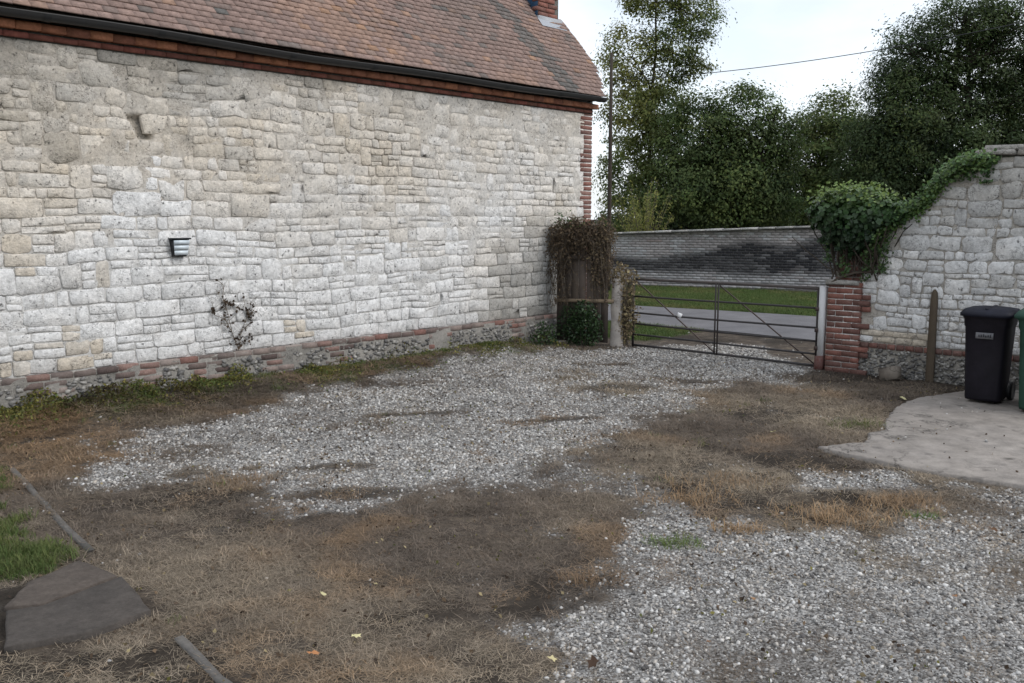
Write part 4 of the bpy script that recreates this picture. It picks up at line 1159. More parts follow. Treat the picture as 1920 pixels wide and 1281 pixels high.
# dried climber on the barn wall
def dried_climber():
    r = np.random.default_rng(12)
    root = empty('dried_climber', (5.5, 9.44, .45), 'small dried dark climber clinging to the barn wall above the plinth', 'climber')
    mb = MB(); P = []; T = []
    main = [((5.58, .47), (5.50, .70), (5.45, .95), (5.32, 1.20)), ((5.58, .47), (5.62, .7), (5.70, .85), (5.66, 1.12)), ((5.50, .7), (5.42, .85), (5.28, .92), (5.27, 1.05)), ((5.62, .7), (5.74, .78), (5.78, .98), (5.74, 1.02)), ((5.45, .95), (5.40, 1.1), (5.42, 1.24), (5.35, 1.30))]
    for m_ in main:
        pts = np.array([(a, 9.47, b) for a, b in m_]); mb.tube(pts, [.0045, .004, .003, .002], 4, (2.2, .8, 0), cap=False)
        for j in range(22):
            i = r.uniform(.2, 2.99); i0 = int(i); p = pts[i0] + (pts[i0 + 1] - pts[i0]) * (i - i0)
            e = p + np.array([r.normal() * .05, -abs(r.normal()) * .02, r.normal() * .05])
            mb.tube([p, e], .0018, 3, (2, .5, 0), cap=False)
            if r.random() < .6: P.append(e); T.append((r.uniform(.4, 1), 0, r.uniform(.3, 1)))
    for (a, b) in ((5.27, .98), (5.72, .93), (5.74, .88), (5.56, .62), (5.58, .55), (5.70, .62), (5.50, 1.02), (5.42, 1.05), (5.60, .98)):
        for j in range(14): P.append((a + r.normal() * .025, 9.45, b + r.normal() * .03)); T.append((r.uniform(.4, 1), 0, r.uniform(.4, 1)))
    rel(mb.build('stems', M['bark']), root)
    leaf_obj('dead_leaves', P, r.uniform(.025, .05, len(P)), r, T, M['deadleaf'], root, asp=.8)
dried_climber()

# ------------------------------------------------------------------ stone wall and brick pier on the right
XW = 11.65
swall = empty('stone_wall', (11.8, 3.4, 0), 'tall whitewashed rubble wall with a sloping end behind the bins', 'wall')
PROF = [(4.72, 1.30), (4.60, 1.50), (4.42, 1.80), (4.22, 2.03), (4.02, 2.20), (3.86, 2.35), (3.66, 2.50), (3.45, 2.66), (3.25, 2.70), (-.6, 2.72)]
def ptop(y):
    ys = [p[0] for p in PROF][::-1]; zs = [p[1] for p in PROF][::-1]
    return np.interp(y, ys, zs)
yy = np.concatenate([np.arange(-.6, 4.70, .06), [4.72]])
V = []; T = []; nz = 34
for y in yy:
    tp = float(ptop(y)) - .02
    for k in range(nz):
        z = -.1 + (tp + .1) * k / (nz - 1)
        V.append((XW + .004 - (fbm(y, z, 6, 3, 61) - .5) * .022, y, z))
        T.append((.85, .6 + .5 * (fbm(y, z, 2, 3, 5) - .5), .22 + .7 * (fbm(y, z, 2.5, 3, 6) - .4) + .25 * float(sstep(.45, .3, z))))
    V.append((XW + .36, y, tp)); V.append((XW + .36, y, -.1)); T += [(.8, .3, .3)] * 2
m_ = nz + 2
i = np.arange(len(yy) - 1)[:, None] * m_ + np.arange(m_ - 1)[None]
q = np.stack([i, i + 1, i + m_ + 1, i + m_], -1).reshape(-1, 4)
e = (len(yy) - 1) * m_
wbody = rel(link('wall', mesh_np('wall', V, [q, np.arange(e, e + m_)[None]], M['mortar'], np.clip(T, 0, 1), True)), swall)
r2 = random.Random(9)
cells = pack(-.55, 4.70, .425, 1.5, r2, (.06, .12), .28) + pack(-.55, 4.70, 1.5, 2.72, r2, (.09, .19), .36)
st = []
for (u0, v0, u1, v1) in cells:
    if v1 > min(ptop(u0), ptop(u1)) - .02: 
        v1 = min(ptop(u0), ptop(u1)) - .03
        if v1 - v0 < .06: continue
    if u1 > 4.64 + (.07 if int(v0 / .3) % 2 else 0): continue
    p = .008 + r2.uniform(-.004, .010)
    v, q, t = stone_shape(u0, v0, u1, v1, p, r2, .006, 1.5)
    dv = (fbm(v[:, 0], v[:, 1], 1.0, 3, 303) - .5) * .10 * np.clip((v[:, 1] - .425) / .25, 0, 1)
    P = np.stack([XW - v[:, 2], v[:, 0], v[:, 1] + dv], 1)
    uc, vc = (u0 + u1) / 2, (v0 + v1) / 2
    g = max(0, r2.gauss(0, .1)) + .25 * float(sstep(1.9, 2.4, vc)); b = max(0, r2.gauss(0, .1)) + .45 * float(sstep(1.5, 2.2, vc + (fbm(uc, vc, 1.3, 2, 4) - .5)))
    if vc < .56 and 3.85 < uc < 4.6: g = r2.choice((.95, .95, .1))
    st.append((P, q[:, ::-1], t[:, ::-1], (r2.uniform(.82, 1.12), min(1, g), min(.8, b)), P[-1]))
for (P, q, t, tint, c) in st:
    if bool(in_view(c, .05)):
        link('stone', mesh_np('stone', P - c, [q, t], M['limewash'], tint), wbody, loc=tuple(c))
mb = MB()
for (P, q, t, tint, c) in st:
    if not bool(in_view(c, .05)): mb.add(P, q, t, tint)
if mb.n: mb.build('small_stones', M['limewash'], wbody, kind='stuff')
# single brick course and flint foot
bm_h = brick_variants(.10, .104, .066, M['brick'], lambda k: [(.9, .25, .05), (.8, .5, .1), (1, .1, .08), (.75, .7, .05), (.9, .3, .15), (.85, .5, .05)][k])
y = 4.62
while y > -.5:
    if y > 2.3: lay(rnd.choice(bm_h), (XW + .032, y, .385), wbody, R_(90))
    y -= .112
fl = flints(1500, lambda: rnd.uniform(-.5, 4.68), lambda: rnd.uniform(0, .34), lambda p: np.stack([XW - .008 - p[:, 2], p[:, 0], p[:, 1]], 1), None, (.010, .028))
fl.build('flint_nodules', M['flint'], wbody, kind='stuff')
# coping of flat stones on the level part
y = 3.44
cop = brick_variants(.42, .44, .055, M['limewash'], lambda k: [(.7, .6, .35), (.75, .4, .4), (.65, .7, .3), (.7, .5, .5), (.8, .4, .3), (.7, .6, .3)][k], jit=.012)
while y > -.5:
    lay(rnd.choice(cop), (XW + .17, y - .21, 2.735), wbody, R_(90), 'coping_stone')
    if rnd.random() < .8: lay(rnd.choice(cop), (XW + .20, y - .3, 2.79), wbody, R_(90), 'coping_stone')
    y -= .45
# pier
pier = rel(MB().box(XW - .044, XW + .38, 4.70, 5.115, -.1, 1.16, (1.05, .2, 0)).build('pier', M['mortar']), swall)
up = MB().box(XW + .030, XW + .36, 4.65, 5.06, 1.16, 1.62, (.7, .4, .3)).build('pier_top', M['mortar'], pier)
bm_p = brick_variants(.215, .10, .066, M['brick'], lambda k: [(1, .05, .04), (.9, .25, .06), (1.1, 0, .04), (.8, .45, .05), (.95, .15, .12), (.85, .35, .04)][k], 6)
bm_ph = brick_variants(.104, .10, .066, M['brick'], lambda k: [(1, .05, .04), (.9, .25, .06), (1.1, 0, .04), (.8, .45, .05), (.95, .15, .12), (.85, .35, .04)][k], 6)
for c in range(16):
    z = .02 + c * .0745
    if c % 2:
        for y in (5.012, 4.79): lay(rnd.choice(bm_p), (XW - .0, y, z), pier, R_(90))
        if c in (3, 11, 13): lay(rnd.choice(bm_ph), (XW + .01, 4.62, z), pier, R_(90))
    else:
        lay(rnd.choice(bm_ph), (XW - .0, 5.068, z), pier, R_(90)); lay(rnd.choice(bm_p), (XW - .0, 4.90, z), pier, R_(90)); 
        lay(rnd.choice(bm_ph if c % 4 else bm_p), (XW + .002, 4.735 if c % 4 else 4.68, z), pier, R_(90))
    if c % 2: lay(rnd.choice(bm_p), (XW + .13, 5.075, z), pier)
    else: lay(rnd.choice(bm_p), (XW + .19, 5.075, z), pier)
for c in range(6):
    z = 1.20 + c * .0745
    for k_ in range(2): lay(rnd.choice(bm_p), (XW + .075, 4.95 - k_ * .225 - (.05 if c % 2 else 0), z), up, R_(90))
lay(cop[1], (XW + .14, 4.93, 1.172), pier, R_(90), 'ledge_stone')

# timber post against the wall
tp = empty('timber_post', (XW - .05, 3.79, 0), 'short brown timber post standing against the stone wall left of the bins', 'post')
mb = MB()
V = []
for h, w in ((-.1, .045), (.5, .043), (1.0, .04), (1.10, .03), (1.14, .012)):
    V += [(XW - .04 - w * .5, 3.79 - w, h), (XW - .04 + w * .5, 3.79 - w, h), (XW - .04 + w * .5, 3.79 + w, h), (XW - .04 - w * .5, 3.79 + w, h)]
q = [[r * 4 + k, r * 4 + (k + 1) % 4, r * 4 + 4 + (k + 1) % 4, r * 4 + 4 + k] for r in range(4) for k in range(4)] + [[16, 17, 18, 19]]
rel(link('post', mesh_np('post', V, np.array(q), M['wood'], (.62, .7, .2))), tp)

# loose stone at the wall's foot
v, f = ICV * 1.0, ICF
me = brick_variants(.24, .12, .17, M['concrete'], lambda k: (.75, .9, .0), 1, .015)[0]
ls = link('loose_stone', me, None, loc=(11.42, 4.20, .075), rot=(.25, .35, R_(70)))
tag(ls, 'squared brown loose stone lying at the foot of the stone wall', 'stone')

# ivy on the wall
def ivy():
    r = np.random.default_rng(17)
    root = empty('ivy', (11.7, 4.7, 1.6), 'thick ivy bush on the brick pier trailing up the wall top', 'ivy')
    P = []; T = []; Sz = []
    lob = [((11.62, 5.10, 2.03), (.40, .38, .30)), ((11.60, 4.72, 1.98), (.42, .40, .36)), ((11.64, 4.48, 2.02), (.36, .32, .24)), ((11.60, 4.80, 1.72), (.32, .34, .30)), ((11.64, 5.08, 1.78), (.28, .24, .26)), ((11.64, 4.86, 2.18), (.34, .36, .20)), ((11.62, 4.30, 2.02), (.26, .26, .17)), ((11.62, 5.28, 1.98), (.24, .20, .2))]
    NR = []
    for (c, e) in lob:
        c = tuple(np.array([11.63, 4.80, 2.03]) + (np.array(c) - [11.62, 4.80, 1.98]) * .86); e = tuple(np.array(e) * .84)
        n = 1500
        d = r.normal(size=(n, 3)); d /= np.linalg.norm(d, axis=1)[:, None]
        lump = 1 + .30 * np.sin(d[:, 1] * 9 + c[1] * 7) * np.sin(d[:, 2] * 8 + c[2] * 5) + .1 * np.sin(d[:, 0] * 17)
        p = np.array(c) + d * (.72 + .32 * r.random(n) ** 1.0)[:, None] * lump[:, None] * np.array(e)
        P.append(p); Sz.append(r.uniform(.035, .10, n)); NR.append(d + np.array([0, 0, .5]) + r.normal(size=(n, 3)) * .45)
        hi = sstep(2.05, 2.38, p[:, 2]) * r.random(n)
        T.append(np.stack([r.uniform(.65, 1.3, n), hi * .8, np.clip(.75 - 1.0 * sstep(1.75, 2.25, p[:, 2]) + r.normal(size=n) * .2, 0, 1)], 1))  # yellow-green top and dark underside paint light and shade into the leaves
    # shoots on top
    for k in range(110):
        y = r.uniform(4.35, 5.3); z0 = 2.25 - .5 * (y - 4.85) ** 2
        for j in range(7):
            P.append(np.array([[11.62 + r.normal() * .2, y + r.normal() * .03, z0 + j * r.uniform(.015, .035) + r.normal() * .02]])); Sz.append(r.uniform(.03, .055, 1)); T.append(np.array([[r.uniform(.9, 1.3), r.uniform(.3, .9), 0]]))
    # trail along the sloping top of the wall
    n = 4600
    y = r.uniform(3.25, 4.55, n); th = r.normal(size=n) * .05
    z = ptop(y) + .04 + np.abs(r.normal(size=n)) * .045 - np.abs(r.normal(size=n)) * .07 + .05 * np.sin(y * 9)
    x = XW + .02 + r.normal(size=n) * .12
    x = np.where(z < ptop(y), XW - np.abs(r.normal(size=n)) * .05 - .02, x)
    P.append(np.stack([x, y + th, z], 1)); Sz.append(r.uniform(.025, .055, n)); T.append(np.stack([r.uniform(.8, 1.5, n), r.uniform(0, .45, n), np.clip(r.normal(size=n) * .25, 0, .7)], 1))
    # hanging ends
    for (yc, L_) in ((3.30, .3), (3.52, .18), (4.62, .55), (4.42, .45), (4.9, .5), (5.12, .35)):
        m_ = int(L_ * 300)
        t = r.random(m_)
        P.append(np.stack([XW - .06 + r.normal(size=m_) * .025, yc + r.normal(size=m_) * .04, (ptop(yc) if yc < 4 else 1.75) - t * L_], 1)); Sz.append(r.uniform(.025, .05, m_)); T.append(np.stack([r.uniform(.7, 1.3, m_), r.uniform(0, .3, m_), r.uniform(0, .5, m_)], 1))
    PP = np.concatenate(P); m0 = sum(len(q) for q in NR)
    nrm = np.concatenate(NR + [np.array([-.7, -.1, .6]) + r.normal(size=(len(PP) - m0, 3)) * .5])
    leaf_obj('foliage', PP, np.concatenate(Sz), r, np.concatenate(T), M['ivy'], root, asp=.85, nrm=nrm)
    mb = MB()
    for k in range(50):
        y0 = r.uniform(4.45, 5.1); branch((XW - .03, y0, 1.2 + r.uniform(0, .3)), (11.6 + r.normal() * .15, y0 + r.normal() * .2, 1.9 + r.normal() * .15), .012, .005, mb, r, 5, .15, 5)
    for k in range(24):
        y0 = r.uniform(3.4, 4.3); branch((XW - .02, y0, float(ptop(y0))), (XW - .01, y0 + .4, float(ptop(y0 + .4)) + .02), .009, .006, mb, r, 5, .1, 5)
    branch((XW - .05, 5.14, 1.13), (XW - .04, 4.55, 1.32), .022, .014, mb, r, 6, .05, 6)
    rel(mb.build('stems', M['bark']), root)
ivy()

# ------------------------------------------------------------------ wheelie bins
def bin_obj(loc, rz, mat, lidmat, label, w=.43, d=.50, h=.93, plate=True):
    root = empty('wheelie_bin', loc, label, 'bin', 'wheelie bins on the concrete', rz)
    # local: front faces -x, width along y
    def ring(z, hw, x0, x1, c=.035):
        return [(x0 + c, -hw, z), (x1 - c, -hw, z), (x1, -hw + c, z), (x1, hw - c, z), (x1 - c, hw, z), (x0 + c, hw, z), (x0, hw - c, z), (x0, -hw + c, z)]
    rings = [ring(.03, w * .39, .04, d - .06), ring(.06, w * .40, .03, d - .05), ring(.40, w * .43, .018, d - .03), ring(h - .12, w * .47, .004, d - .012), ring(h - .10, w * .49, -.006, d), ring(h - .03, w * .50, -.012, d + .01), ring(h, w * .53, -.03, d + .03)]
    V = np.array(sum(rings, [])); n = 8
    q = [[r * n + k, r * n + (k + 1) % n, (r + 1) * n + (k + 1) % n, (r + 1) * n + k] for r in range(len(rings) - 1) for k in range(n)]
    me = mesh_np('body', V, [np.array(q), np.arange(n)[::-1][None]], mat, (1, .1, 0), False)
    link('body', me, root)
    lw = w * .58
    lr = [ring(h + .002, lw, -.06, d + .03, .05), ring(h + .035, lw, -.065, d + .03, .05), ring(h + .075, lw * .9, -.01, d - .02, .06), ring(h + .09, lw * .6, .1, d - .1, .06)]
    V = np.array(sum(lr, []))
    q = [[r * n + k, r * n + (k + 1) % n, (r + 1) * n + (k + 1) % n, (r + 1) * n + k] for r in range(3) for k in range(n)]
    lid = link('lid', mesh_np('lid', V, [np.array(q), np.arange(3 * n, 4 * n)[None], np.arange(n)[::-1][None]], lidmat, (1.1, .7, 0)), root)
    link('lid_rib', MB().box(.0, d - .06, -.012, .012, h + .07, h + .096, (1, .6, 0)).mesh('lid_rib', lidmat), lid)
    link('handle', MB().tube([(d + .05, -w * .4, h - .03), (d + .07, -w * .38, h - .03), (d + .07, w * .38, h - .03), (d + .05, w * .4, h - .03)], .014, 6, (1, 0, 0)).mesh('handle', lidmat), root)
    link('axle', MB().tube([(d - .04, -w * .5, .1), (d - .04, w * .5, .1)], .012, 6, (1, 0, 0)).mesh('axle', M['iron']), root)
    for s_ in (-1, 1):
        th = np.linspace(0, 2 * math.pi, 17)[:-1]
        wv = np.concatenate([np.stack([d - .04 + .1 * np.cos(th), np.full(16, s_ * w * .40), .1 + .1 * np.sin(th)], 1), np.stack([d - .04 + .1 * np.cos(th), np.full(16, s_ * (w * .40 + .05)), .1 + .1 * np.sin(th)], 1)])
        i = np.arange(16); j = (i + 1) % 16
        link('wheel', mesh_np('wheel', wv, [np.stack([i, j, j + 16, i + 16], 1), np.arange(16)[None], np.arange(16, 32)[::-1][None]], M['iron'], (1, .1, 0)), root)
    if plate:
        pl = link('number_plate', MB().box(-.012, -.004, -.085, .085, .70, .765, (.8, 0, .75)).mesh('number_plate', M['binblack']), root)
        mb = MB()
        for k in range(6):
            mb.box(-.0145, -.0125, -.066 + k * .022, -.052 + k * .022, .715 + .004 * (k % 2), .75 - .006 * (k % 3), (.8, .3, .15))
        link('lettering', mb.mesh('lettering', M['binblack']), pl)
    return root
bin_obj((10.46, 2.885, .03), R_(3), M['binblack'], M['binblack'], 'near-black wheelie bin with a small white plate on its front')
bin_obj((10.26, 2.27, .03), R_(6), M['bingreen'], M['bingreen'], 'dark green wheelie bin cut off by the right edge', w=.50, d=.62, h=.96, plate=False)

# ------------------------------------------------------------------ paving slabs and edging
def flag(pts, label, th=.045, z=.02, tint=(1, .1, 0)):
    P = np.array(pts, float); c = P.mean(0); Q = []
    n0 = len(P)
    for k in range(n0):
        a, b = P[k], P[(k + 1) % n0]; m_ = 5
        for t in range(m_): Q.append(a + (b - a) * t / m_ + rng.uniform(-.006, .006, 2))
    Q = np.array(Q) - c; n = len(Q)
    I = Q * (1 - .015 / np.linalg.norm(Q, axis=1))[:, None]
    V = np.concatenate([np.c_[Q, np.full(n, -th)], np.c_[Q, np.full(n, -.006)], np.c_[I, np.zeros(n)]])
    i = np.arange(n); j = (i + 1) % n
    q = np.concatenate([np.stack([i, j, j + n, i + n], 1), np.stack([i + n, j + n, j + 2 * n, i + 2 * n], 1)])
    o = link('paving_slab', mesh_np('paving_slab', V, [q, np.arange(2 * n, 3 * n)[None]], M['slab'], tint), None, loc=(c[0], c[1], z), rot=(.012, -.015, 0))
    return tag(o, label, 'paving slab', 'dark paving slabs in the grass')
flag([(1.52, 4.93), (1.72, 5.17), (2.04, 5.28), (2.085, 4.90), (1.66, 4.83)][::-1], 'smaller upper dark paving slab with a broken corner, brownish', z=.042, tint=(1.05, .5, 0))
flag([(1.50, 4.85), (1.65, 4.785), (2.085, 4.855), (2.0, 4.33), (1.70, 4.31), (1.36, 4.45)][::-1], 'larger lower dark grey paving slab at the left edge', z=.046)
def edging(p0, p1, label, h=.05):
    a, b = np.array(p0, float), np.array(p1, float); d = (b - a) / np.linalg.norm(b - a); nrm = np.array([-d[1], d[0]])
    t = np.linspace(0, 1, 9); V = []
    for k in t:
        c = a + (b - a) * k + nrm * .006 * math.sin(k * 7); z = float(gz(c[0], c[1])) + h * .22 + .006 * math.sin(k * 9)
        for (s_, zz) in ((-1, -.08), (-1, 0), (1, .003), (1, -.08)): V.append((c[0] + nrm[0] * .02 * s_ - (a + b)[0] / 2, c[1] + nrm[1] * .02 * s_ - (a + b)[1] / 2, z + zz))
    n = 4
    q = [[r * n + k, r * n + (k + 1) % n, (r + 1) * n + (k + 1) % n, (r + 1) * n + k] for r in range(8) for k in range(n)]
    o = link('edging_board', mesh_np('edging_board', V, [np.array(q), np.array([[0, 1, 2, 3], [35, 34, 33, 32]])], M['edging'], (1.0, .1, .1)), None, loc=((a + b)[0] / 2, (a + b)[1] / 2, 0))
    tag(o, label, 'edging', 'timber edging boards')
edging((2.53, 7.80), (2.19, 5.50), 'grey timber edging board between the lawn and the gravel')
edging((1.975, 4.0), (1.86, 3.2), 'short grey timber edging board in the dead grass at the bottom edge')

# ------------------------------------------------------------------ scattered ground cover
def scatter(name, pos, rot, scl, tint, vi, variants, label, cat=None):
    """one object that instances small shapes on its points"""
    n = len(pos)
    me = bpy.data.meshes.new(name)
    me.vertices.add(n); me.vertices.foreach_set('co', np.asarray(pos, np.float32).ravel())
    for an, ty, arr, key in (('rot', 'FLOAT_VECTOR', rot, 'vector'), ('scl', 'FLOAT_VECTOR', scl, 'vector')):
        a = me.attributes.new(an, ty, 'POINT'); a.data.foreach_set(key, np.asarray(arr, np.float32).ravel())
    a = me.attributes.new('vi', 'INT', 'POINT'); a.data.foreach_set('value', np.asarray(vi, np.int32))
    t4 = np.ones((n, 4), np.float32); t4[:, :3] = tint
    a = me.attributes.new('tint', 'FLOAT_COLOR', 'POINT'); a.data.foreach_set('color', t4.ravel())
    me.update()
    col = bpy.data.collections.new(name + '_shapes')
    for k, vm in enumerate(variants):
        col.objects.link(bpy.data.objects.new('%s_shape_%02d' % (name, k), vm))
    o = link(name, me)
    tag(o, label, cat, kind='stuff')
    ng = bpy.data.node_groups.new(name + '_scatter', 'GeometryNodeTree')
    ng.interface.new_socket('Geometry', in_out='INPUT', socket_type='NodeSocketGeometry')
    ng.interface.new_socket('Geometry', in_out='OUTPUT', socket_type='NodeSocketGeometry')
    N, L = ng.nodes, ng.links
    gi = N.new('NodeGroupInput'); go = N.new('NodeGroupOutput')
    ci = N.new('GeometryNodeCollectionInfo'); ci.inputs['Collection'].default_value = col
    ci.inputs['Separate Children'].default_value = True; ci.inputs['Reset Children'].default_value = True
    ip = N.new('GeometryNodeInstanceOnPoints'); ip.inputs['Pick Instance'].default_value = True
    def na(nm, ty):
        x = N.new('GeometryNodeInputNamedAttribute'); x.data_type = ty; x.inputs['Name'].default_value = nm; return x.outputs['Attribute']
    L.new(gi.outputs[0], ip.inputs['Points']); L.new(ci.outputs[0], ip.inputs['Instance'])
    L.new(na('vi', 'INT'), ip.inputs['Instance Index'])
    L.new(na('rot', 'FLOAT_VECTOR'), ip.inputs['Rotation']); L.new(na('scl', 'FLOAT_VECTOR'), ip.inputs['Scale'])
    L.new(ip.outputs[0], go.inputs[0])
    md = o.modifiers.new('scatter', 'NODES'); md.node_group = ng
    return o

def sample(n, x0, x1, y0, y1, dens, r):
    x = r.uniform(x0, x1, n); y = r.uniform(y0, y1, n)
    k = in_view(np.stack([x, y, 0 * x], 1), .12)
    x, y = x[k], y[k]
    k = r.random(len(x)) < dens(x, y)
    return x[k], y[k]

r = np.random.default_rng(101)
peb = []
for k in range(8):
    v = ICV * (1 + r.uniform(-.28, .28, (12, 1))) * [1, r.uniform(.65, 1), r.uniform(.5, .8)]
    peb.append(mesh_np('chip', v, ICF, M['pebble']))
slabd = lambda x, y: poly_sd(x, y, SLAB) > -.01
def gdens(x, y):
    g, gr, dk = fields(x, y)
    d = np.hypot(x, y)
    return np.where(slabd(x, y), .004, np.clip(g, 0.012, 1) ** 1.35) * np.clip(1.15 - .045 * d, .4, 1)
x, y = sample(330000, 1.5, 14.2, 0.0, 9.3, gdens, r)
n = len(x)
d = np.hypot(x, y)
sz = (.0045 + .0115 * r.random(n) ** 2.6) * (1 + .045 * np.clip(d - 4, 0, 10))
tint = np.stack([r.uniform(.6, 1.15, n), r.random(n) ** 1.5 * .8, np.where(r.random(n) < .34 + .3 * sstep(.5, .68, fbm(x, y, .9, 3, 230)), r.uniform(.4, 1, n), r.random(n) * .25)], 1)
z = gz(x, y) + sz * r.uniform(-.35, .4, n) + np.where(slabd(x, y), .05, 0)
scatter('gravel', np.stack([x, y, z], 1), r.uniform(0, 6.28, (n, 3)) * [.15, .15, 1], sz[:, None] * np.ones(3), tint, r.integers(0, 8, n), peb, 'pale angular gravel chips covering the drive', 'gravel')

def tuft_mesh(nb, rad, el, ln, wd, r, mat, curl=.5):
    V = []; T = []; k = 0
    for _ in range(nb):
        a = r.uniform(0, 6.28); bx, by = r.normal(size=2) * rad
        e = R_(r.uniform(*el)); L_ = r.uniform(*ln); w = wd * r.uniform(.7, 1.3)
        dx, dy = math.cos(a), math.sin(a)
        px, py = -dy * w, dx * w
        p1 = np.array([bx + dx * math.cos(e) * L_ * .5, by + dy * math.cos(e) * L_ * .5, math.sin(e) * L_ * .5])
        e2 = e - r.uniform(.1, curl)
        p2 = p1 + np.array([dx * math.cos(e2), dy * math.cos(e2), math.sin(e2)]) * L_ * .5 + r.normal(size=3) * L_ * .05
        p2[2] = max(p2[2], .002)
        V += [(bx - px, by - py, 0), (bx + px, by + py, 0), tuple(p1 + [px * .8, py * .8, 0]), tuple(p1 - [px * .8, py * .8, 0]), tuple(p2)]
        T += [(k, k + 1, k + 2), (k, k + 2, k + 3), (k + 3, k + 2, k + 4)]; k += 5
    return mesh_np('tuft', V, np.array(T), mat)
# matted dead grass
straw = [tuft_mesh(26, .05, (0, 22), (.04, .11), .0012, r, M['straw'], .5) for _ in range(6)] + [tuft_mesh(16, .03, (10, 65), (.03, .10), .0011, r, M['straw'], .9) for _ in range(3)]
def sdens(x, y):
    g, gr, dk = fields(x, y)
    clump = .22 + .78 * sstep(.40, .58, fbm(x, y, 2.6, 4, 140))
    d = np.where(slabd(x, y), 0, (1 - g) ** 1.5 * clump * (1 - .85 * dk) + .04)
    d = d * np.where((x > 1.3) & (x < 2.1) & (y > 4.33) & (y < 5.25), .06, 1)
    return d * sstep(11.6, 10.5, x)
x, y = sample(105000, .8, 11.6, 0.0, 9.3, sdens, r)
n = len(x)
tan = fbm(x, y, .8, 4, 150) + .10 * sstep(5.4, 4.2, y) * sstep(3.4, 2.4, x) - .05
org = sstep(.62, .74, fbm(x, y, 1.3, 3, 160)) + sstep(4.2, 3.2, x) * sstep(7.0, 7.6, y) * 1.3
tint = np.stack([r.uniform(.45, 1.35, n), np.clip(.50 + (.5 - tan) * 3.6 + r.normal(size=n) * .22, 0, 1), np.clip(org * .5 + r.normal(size=n) * .12, 0, 1)], 1)
sc = (r.uniform(.55, 1.2, n) * (1 + .10 * np.clip(np.hypot(x, y) - 5, 0, 7)))[:, None] * [1, 1, .62]
scatter('dead_grass', np.stack([x, y, gz(x, y)], 1), r.uniform(0, 6.28, (n, 3)) * [.0, .0, 1], sc, tint, r.integers(0, 9, n), straw, 'matted brown dead grass between the gravel areas', 'dead grass')

# green grass: lawn at the left, verges along the lane
turf = [tuft_mesh(18, .035, (35, 80), (.04, .10), .0022, r, M['turf'], .8) for _ in range(5)]
def ldens(x, y):
    g, gr, dk = fields(x, y)
    return gr * np.where((x > 1.3) & (x < 2.1) & (y > 4.33) & (y < 5.25), 0, 1) + .012 * sstep(.55, .7, fbm(x, y, 1.5, 2, 170)) * (1 - g)
x, y = sample(16000, .6, 11.2, 2.5, 9.42, ldens, r)
xl, yl = sample(9000, 1.2, 2.7, 5.3, 9.3, ldens, r)
x = np.concatenate([x, xl]); y = np.concatenate([y, yl])
x2, y2 = sample(42000, 12.2, 24.0, 4.0, 16.5, lambda x, y: fields(x, y)[1] * (x < WALLX(y) - .05) * ((x > ROADF(y) + .05) | (x < ROADN - .1)), r)
far = np.concatenate([np.zeros(len(x)), np.ones(len(x2))])
x = np.concatenate([x, x2]); y = np.concatenate([y, y2]); n = len(x)
tint = np.stack([r.uniform(.75, 1.25, n), np.clip(np.where(far > 0, .14 + .5 * sstep(.45, .7, fbm(x, y, .7, 3, 240)), .36) + r.normal(size=n) * .2, 0, 1), r.random(n) * .5], 1)
sc = (r.uniform(.5, 1.2, n) * np.where(far > 0, 1.15, .85))[:, None] * np.ones(3)
scatter('grass', np.stack([x, y, gz(x, y)], 1), r.uniform(0, 6.28, (n, 3)) * [.0, .0, 1], sc, tint, r.integers(0, 5, n), turf, 'short green grass on the lawn strip and lane verges', 'grass')

# leafy weeds along the foot of the barn
n = 24000
x = r.uniform(1.0, 10.9, n)
y = 9.43 - np.abs(r.normal(size=n)) * .26
keep = r.random(n) < (.10 + .9 * sstep(.44, .60, fbm(x, y, 1.5, 3, 180)))
x, y = x[keep], y[keep]; n = len(x)
hh = .03 + .16 * sstep(.45, .70, fbm(x, y * .2, 1.9, 3, 190)) * sstep(8.7, 9.3, y)
z = gz(x, y) + r.random(n) * hh
tn = np.stack([r.uniform(.6, 1.25, n), np.clip(r.normal(size=n) * .25 + .05 + .35 * sstep(.5, .7, fbm(x, y, 2.5, 2, 3)), 0, 1), np.clip(r.normal(size=n) * .3 + .15 + .7 * sstep(.48, .62, fbm(x, y, 1.9, 3, 7)), 0, 1)], 1)
wd = leaf_obj('weeds', np.stack([x, y, z], 1), r.uniform(.014, .044, n), r, tn, M['weed'], None, droop=-.2, asp=.6)
tag(wd, 'low green and yellow weeds along the foot of the barn wall', 'weeds', kind='stuff')

# leaf litter, moss flecks and crumbs strewn over the yard
n = 9000
x = r.uniform(1.4, 11.5, n); y = r.uniform(.2, 9.2, n)
k = in_view(np.stack([x, y, 0 * x], 1), .05) & (~slabd(x, y) | (r.random(n) < .12)) & (r.random(n) < .25 + .75 * sstep(.48, .62, fbm(x, y, 1.6, 3, 250)))
x, y = x[k], y[k]; n = len(x)
z = gz(x, y) + .012 + np.where(slabd(x, y), .045, 0)
kk = r.random(n)
tn = np.stack([r.uniform(.5, 1.2, n), np.where(kk < .15, r.uniform(.4, 1, n), 0), np.where(kk > .4, r.uniform(.4, 1, n), 0)], 1)
lo = leaf_obj('leaf_litter', np.stack([x, y, z], 1), r.uniform(.010, .036, n), r, tn, M['deadleaf'], None, asp=.7)
tag(lo, 'small brown and olive leaf litter strewn over gravel and dead grass', 'leaf litter', kind='stuff')
nm_ = 2600
x = r.uniform(1.6, 11.0, nm_); y = r.uniform(.2, 8.8, nm_)
k = in_view(np.stack([x, y, 0 * x], 1), .05) & ~slabd(x, y) & (fbm(x, y, 1.9, 3, 260) > .56)
x, y = x[k], y[k]; nm_ = len(x)
